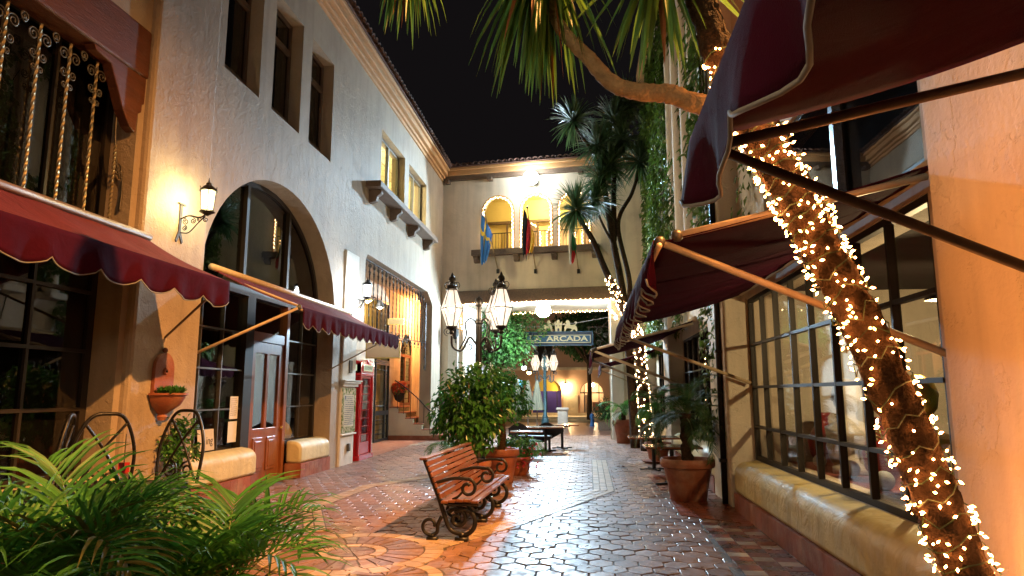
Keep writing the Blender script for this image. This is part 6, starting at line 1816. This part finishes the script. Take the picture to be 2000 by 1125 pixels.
# middle trees by the bridge
def spiky(name,label,loc,trunks,heads,lmat,nleaf,ln,w,seed):
    t = thing(name,label,'tree',loc,0,'spiky trees near the bridge'); L0 = Vector(loc)
    for (pts,r0,r1) in trunks:
        pth = bez(pts,8); o = obj('trunk', MB().tube(pth,[r0+(r1-r0)*i/(len(pth)-1) for i in range(len(pth))],8), BARK, t, smooth='all'); o.location = -L0
    for k,c in enumerate(heads):
        mb_ = MB(); sword_head(mb_,c,nleaf,ln,w,seed+k,-1.0,1.5,0.7); o = obj('leaf_head', mb_, lmat, t, fix=False); o.location = -L0
    return t
spiky('spiky_tree','tall many-headed spiky tree rising before the ivy wall',(1.35,21.0,0),
      [([(1.35,21,0),(1.25,21,2.6),(1.1,21,4.6),(0.78,21,6.6),(0.6,21,8.0),(0.35,21,9.0),(-0.3,21,10.1)],0.14,0.05),([(1.2,21,3.8),(1.3,21,5.0),(1.0,21,6.8),(1.45,21,7.8),(1.72,21,8.6)],0.09,0.045),([(0.85,21,6.3),(0.9,21.1,8.2),(0.95,21.2,9.9)],0.10,0.05),([(0.95,21,6.0),(0.6,20.8,6.6),(0.3,20.8,7.3)],0.05,0.03)],
      [(-0.34,21,10.25),(0.45,21,9.4),(0.95,21.2,10.3),(0.78,21,8.7),(1.73,21,8.8),(0.5,21,8.3),(1.2,21.1,9.6),(0.3,20.8,7.5),(1.4,21.3,10.9)],LEAF_CD,170,0.95,0.055,500)
LT = [(1.60,20.0,0),(1.55,20.0,1.6),(1.46,20.0,3.0),(1.35,20,3.5),(1.02,20,4.1),(0.55,20,5.2),(0.2,20,6.1),(-0.20,20,6.8),(-0.28,20,7.0)]
spiky('spiky_tree','slender leaning spiky tree before the third arch, its foot wound with lights',(1.6,20.0,0),[(LT,0.17,0.05)],[(-0.29,20,7.05)],LEAF_CD,240,0.95,0.05,540)
LTp = bez(LT,8); LTr = [0.17+(0.05-0.17)*i/(len(LTp)-1) for i in range(len(LTp))]
wrap_lights('fairy lights wound round the slender leaning tree near the bridge',LTp,LTr,24,290,0.017,9,(1.6,20.0,0.02),joined=True,i0=0.03,i1=0.60)

# ivy on the tall wall
iv = thing('ivy','ivy sprawling over the tall plastered wall and its columns','ivy',(2.1,16,2.8))
r_ = random.Random(77)
def ivy_leaves(mb, y0,y1,z0,z1,x,n,thr,sz):
    k = 0; tries = 0
    while k < n and tries < n*8:
        tries += 1
        y_ = r_.uniform(y0,y1); z = r_.uniform(z0,z1)
        f = noise.noise(Vector((y_*0.55,z*0.35,3.1))) + 0.5*noise.noise(Vector((y_*1.7,z*1.1,7.7)))
        if f < thr + (0.15 if 3.0<z<4.2 else 0): continue
        k += 1
        p = Vector((x-r_.uniform(0.02,0.22),y_,z)); d = Vector((-0.35+r_.gauss(0,.3),r_.gauss(0,.5),-0.7+r_.gauss(0,.35))); s = r_.uniform(0.7,1.3)*sz
        leaf_quad(mb,p-Vector((2.1,16,2.8)),d,Vector((-1,0,0.35)),0.14*s,0.13*s,0.15)
iva, ivb = MB(), MB()
ivy_leaves(iva,11.0,19.0,3.0,11.5,2.30,7000,-0.1,1.2); ivy_leaves(iva,18.5,24.2,2.9,12.0,2.25,9500,-0.5,1.35); ivy_leaves(iva,10.5,11.8,3.0,10,1.98,1100,-0.1,1.0); ivy_leaves(iva,17.5,18.7,3.2,11,1.98,1600,-0.35,1.1)
ivy_leaves(iva,15.2,17.6,4.0,11.5,2.05,1500,-0.1,1.1)
ivy_leaves(iva,10.9,11.7,0.9,3.2,1.99,330,-0.15,0.75); ivy_leaves(iva,9.2,10.6,3.1,5.5,2.33,120,0.1,0.8)
obj('leaves', iva, LEAF_I, iv, fix=False)
for k in range(26):
    y_ = r_.uniform(10.8,23.5); z = r_.uniform(0.2,2.0) if y_ > 12 else 0.2; pts = []
    x = 2.0 if (10.4<y_<11.7 or 17.5<y_<18.7) else 2.33
    for i in range(7): pts.append((x-0.015-2.1,y_-16+r_.gauss(0,0.12),3.0+z+i*1.2-2.8))
    obj('stem', MB().tube(bez(pts,4),0.012,5), BARK, iv, smooth='all')
# trees beyond the bridge
def broad_tree(label, loc, h, c, rad, n, ln, w, lm, seed, lumps=16, tr=0.16, group='trees beyond the bridge'):
    t = thing('broadleaf_tree',label,'tree',loc,0,group)
    tk_ = MB(); tk_.tube(bez([(0,0,0),(0.05,0,h*0.5),(0,0,h)],6),[tr*(1-0.03*i) for i in range(13)],10)
    rr_ = random.Random(seed)
    for k in range(7):
        a = rr_.uniform(0,6.28); tk_.tube(bez([(0,0,h*0.85),(0.3*rad[0]*cos(a),0.3*rad[1]*sin(a),h+0.3),(0.7*rad[0]*cos(a),0.7*rad[1]*sin(a),c[2]+rr_.uniform(-.2,.5)*rad[2])],5),[tr*0.5-0.005*i for i in range(11)],6)
    obj('trunk', tk_, BARK, t, smooth='all'); m_ = MB(); crown(m_,c,rad,n,ln,w,0.45,0.4,lumps,seed); obj('crown', m_, lm, t, fix=False)
broad_tree('bright leafy tree behind the passage beside the hanging sign',(-3.75,28.3,0),2.6,(0.30,-0.1,3.85),(1.85,1.1,1.35),5200,0.17,0.10,LEAF_B,81,20)
broad_tree('dark drooping tree in front of the building across the street',(0.0,43.0,0),4.0,(-0.6,0,5.2),(2.3,1.5,1.7),2600,0.24,0.14,LEAF_D,82,14)
broad_tree('dark tall tree standing behind the hanging sign',(1.6,46.6,0),4.5,(-0.6,0,6.2),(2.6,0.9,2.0),2400,0.26,0.15,LEAF_D,83,14)

# wall planter of terracotta with succulents
wpn = thing('wall_planter','terracotta wall fountain planter filled with green succulents on the pier','wall planter',(WX+0.10,8.28,1.28))
obj('back_plate', MB().prism(arch_pts(0,0.20,0.62,0.22,0.22,16)+[], lambda a,b,d:(d,a,b),0.0,0.05), TERRA, wpn, bevel=0.015)
obj('knob', MB().sphere((0.03,0,0.87),0.035,8,6), TERRA, wpn, smooth='all'); obj('rosette', MB().lathe([(0.05,0.05),(0.035,0.075),(0.012,0.07)],14), TERRA, wpn).rotation_euler = (0,radians(90),0)
wpn.children[-1].location = (0,0,0.60)
obj('spout_hole', MB().sphere((0.075,0,0.60),0.015,8,6), IRON, wpn)
bw = MB(); prof = [(0.05,-0.02),(0.075,0.03),(0.06,0.06),(0.10,0.09),(0.20,0.17),(0.245,0.26),(0.25,0.29),(0.275,0.30),(0.275,0.325),(0.23,0.325),(0.20,0.27),(0.01,0.26)]
nh = 20; vs_,fs_ = [],[]
for (r,z) in prof:
    for k in range(nh+1):
        a = -pi/2+pi*k/nh; vs_.append((0.03+r*cos(a)*1.15,r*sin(a)*1.0,z))
for i in range(len(prof)-1):
    for k in range(nh): fs_.append((i*(nh+1)+k,i*(nh+1)+k+1,(i+1)*(nh+1)+k+1,(i+1)*(nh+1)+k))
obj('bowl', MB().add(vs_,fs_), TERRA, wpn, smooth=True)
su = MB()
for k in range(15):
    c = Vector((pr.uniform(0.05,0.27),pr.uniform(-0.2,0.2),0.29)); 
    for q in range(26):
        a = pr.uniform(0,6.28); e = pr.uniform(0.2,1.4); d = Vector((cos(a)*cos(e),sin(a)*cos(e),sin(e))); leaf_quad(su,c+Vector((0,0,pr.uniform(0,0.05))),d,Vector((0,0,1)),0.10,0.035,0.0)
obj('succulents', su, LEAF_P, wpn, fix=False)
vn = thing('climbing_vine','small leafy vine climbing the pier below the terracotta planter','vine',(WX+0.14,8.62,0)); mb_ = MB(); crown(mb_,(0.12,-0.05,0.98),(0.26,0.42,0.34),520,0.075,0.045,0.3,0.2,9,91); crown(mb_,(0.06,0.05,0.45),(0.12,0.22,0.4),170,0.07,0.04,0.3,0.2,6,92); obj('leaves', mb_, LEAF_F, vn, fix=False); obj('stem', MB().tube(bez([(0.05,0,0),(0.06,0.05,0.4),(0.05,0,0.8),(0.04,-0.1,1.25)],6),0.012,5), BARK, vn)
# flower basket in the porch, basket on the passage jamb
def basket(label, loc, petals, r, seed, leafm=LEAF_B):
    t = thing('wall_basket',label,'flower basket',loc,0,'wall flower baskets'); obj('pot', MB().lathe([(0.03,-0.32),(r*0.5,-0.26),(r*0.72,-0.08),(r*0.75,0.0),(r*0.6,0.0)],14), mat("dark_basket",(0.05,0.03,0.02),0.8), t, smooth=True); obj('hook', MB().box(-0.02-0.12,0.0,-0.015,0.015,-0.2,-0.16), IRON, t)
    m_ = MB(); crown(m_,(0,0,0.12),(r,r,r*0.8),200,0.09,0.05,0.3,0.3,6,seed); obj('leaves', m_, leafm, t, fix=False)
    if petals:
        q = MB(); rr_ = random.Random(seed)
        for k in range(110):
            v = Vector((rr_.gauss(0,1),rr_.gauss(0,1),rr_.gauss(0,1))).normalized(); c = Vector((v.x*r,v.y*r,0.16+v.z*r*0.85))*rr_.uniform(0.85,1.1)
            for j in range(5): leaf_quad(q,c,Vector((rr_.gauss(0,1),rr_.gauss(0,1),rr_.gauss(0,1))),v,0.075,0.06,0.1)
        obj('blossoms', q, petals, t, fix=False)
basket('basket of coral flowers on the porch wall between gate and stairs',(-6.75,24.15,1.62),PETAL_O,0.27,5)
basket('small green wall basket on the jamb beside the stairs',W2(0.12,-0.16,1.45),None,0.16,6)
small_pot = thing('terracotta_pot','plain terracotta pot standing on the paving beside the stairs','pot',(-4.6,24.4,0)); pot_mesh(0.28,0.42,small_pot)

# ================================================================= IRON CAFE SET, PAPERS
tb = thing('iron_table','black iron patio table half hidden behind the foreground palms','table',(-4.45,5.95,0)); obj('tabletop', MB().lathe([(0.74,0.70),(0.77,0.72),(0.74,0.735)],40), IRON, tb, smooth=True)
for k in range(4):
    a = k*pi/2+0.4; obj('leg', MB().tube(bez([(0.40*cos(a),0.40*sin(a),0.70),(0.18*cos(a),0.18*sin(a),0.4),(0.38*cos(a),0.38*sin(a),0)],6),0.014,6), IRON, tb)
def iron_chair(label, loc, rotz):
    t = thing('iron_chair',label,'chair',loc,rotz,'black iron patio chairs')
    obj('seat', MB().lathe([(0.22,0.44),(0.235,0.455),(0.22,0.47)],24), IRON, t, smooth=True)
    for (x,y_) in ((0.17,0.17),(-0.17,0.17),(0.18,-0.16),(-0.18,-0.16)): obj('leg', MB().tube([(x,y_,0.45),(x*1.2,y_*1.25,0)],0.012,6), IRON, t)
    bk_ = MB(); F_ = lambda a,b: (a,-0.22-(b-0.45)*0.12,b)
    bk_.tube(bez([F_(-0.20,0.45),F_(-0.21,0.75),F_(-0.12,0.98),F_(0,1.02),F_(0.12,0.98),F_(0.21,0.75),F_(0.20,0.45)],8),0.013,6); bk_.tube(bez([F_(-0.18,0.47),F_(-0.02,0.75),F_(0.14,0.96)],8),0.010,5); bk_.tube(bez([F_(0.18,0.47),F_(0.02,0.75),F_(-0.14,0.96)],8),0.010,5)
    for s in (-1,1): bk_.tube(scroll((s*0.08,0.55),0.07,0.015,pi/2,pi/2+s*3.2*pi,F_,16),0.009,5)
    obj('backrest', bk_, IRON, t, smooth='all'); t.scale = (1.38,1.38,1.38)
iron_chair('black iron chair with crossed curved back against the barred shop window',(-4.95,5.55,0),radians(120))
iron_chair('black iron chair nearest the pier with the planter',(-4.62,7.05,0),radians(170))
iron_chair('black iron chair standing behind the round iron table',(-4.9,6.35,0),radians(60))
tn = thing('number_stand','thin table stand with a small red card numbered 585','table number',(-4.62,6.52,0.735)); obj('base', MB().lathe([(0.05,0),(0.05,0.012),(0.006,0.02)],14), IRON, tn); obj('rod', MB().tube([(0,0,0.01),(0,0,0.34)],0.005,5), IRON_G, tn)
obj('card', MB().box(-0.05,0.05,-0.055,-0.05,0.08,0.19), mat("red_card",(0.45,0.02,0.02),0.5), tn); obj('disc', MB().lathe([(0.001,0),(0.038,0),(0.038,0.002)],18), WHITE, tn).rotation_euler=(radians(90),0,0); tn.children[-1].location=(0,-0.056,0.125); text('lettering','585',0.032,INK,tn,(0,-0.0605,0.125),(radians(90),0,0),0.0005)
tn.rotation_euler[2] = radians(40)
def paper(label,y0,y1,z0,z1,lines,seed,slant=0.0,mt=PAPER):
    t = thing('paper_notice',label,'notice',(XA+0.002,(y0+y1)/2,z0),0,'notices in the shop window'); w_ = y1-y0; h_ = z1-z0
    obj('sheet', MB().prism([(-w_/2,0),(w_/2,0),(w_/2-slant,h_),(-w_/2-slant,h_)], lambda a,b,d:(d,a,b),0,0.002), mt, t); q = MB(); rr_ = random.Random(seed)
    for k in range(lines):
        zz = h_-0.04-k*(h_-0.07)/max(1,lines); a = -w_/2+0.03
        while a < w_/2-0.05: l_ = rr_.uniform(0.02,0.05); q.box(0.0021,0.0026,a,a+l_,zz-0.004,zz+0.004); a += l_+0.012
    if lines: obj('lettering', q, INK, t)
    return t
paper('sheet of paper covered in handwriting on the shop window beside the door',10.88,11.14,1.18,1.55,9,3)
paper('plain white sheet on the shop window below the handwritten one',10.86,11.14,0.80,1.14,0,4)
cd = paper('cream card lettered with a script ing low in the shop window',10.02,10.48,0.72,1.05,0,5,0.06,mat("cream_card",(0.62,0.55,0.42),0.7)); text('lettering','ing',0.17,INK,cd,(0.004,0.07,0.15),(radians(90),0,radians(90)),0.001)
# a few goods on the shop window ledge by the door
gb = thing('yellow_bag','yellow cloth bag behind the shop window beside the door','bag',(XA-0.35,13.75,0.70)); obj('body', MB().lathe([(0.14,0),(0.17,0.1),(0.10,0.26),(0.03,0.32)],12), mat("yellow_cloth",(0.55,0.36,0.03),0.8), gb, smooth='all')
bb = thing('blue_box','small blue box behind the shop window next to the door','box',(XA-0.25,13.12,0.70)); obj('box', MB().box(-0.1,0.1,-0.1,0.1,0,0.18), mat("blue_box_paint",(0.02,0.08,0.35),0.5), bb, bevel=0.01); obj('lid', MB().box(-0.105,0.105,-0.105,0.105,0.181,0.21), mat("blue_box_paint",(0.02,0.08,0.35)), bb)
lg = obj('window_ledge', MB().box(WX-0.9,XA-0.1,9.2,14.4,0.62,0.70), WOOD_T, bl); lg.location = (-WX,-12,0)

# a little leaf litter on the paving
lr = random.Random(44)
lit = MB()
for k in range(46):
    x = lr.uniform(-3.6,1.5); y_ = lr.uniform(6.2,17)
    leaf_quad(lit,Vector((x,y_,0.012)),Vector((lr.gauss(0,1),lr.gauss(0,1),0.12)),Vector((0,0,1)),lr.uniform(0.04,0.09),lr.uniform(0.02,0.04),0.1)
tag(obj('fallen_leaves', lit, DEADLEAF, None, fix=False),'scattered dry leaves on the hexagonal paving','leaves',kind='stuff')
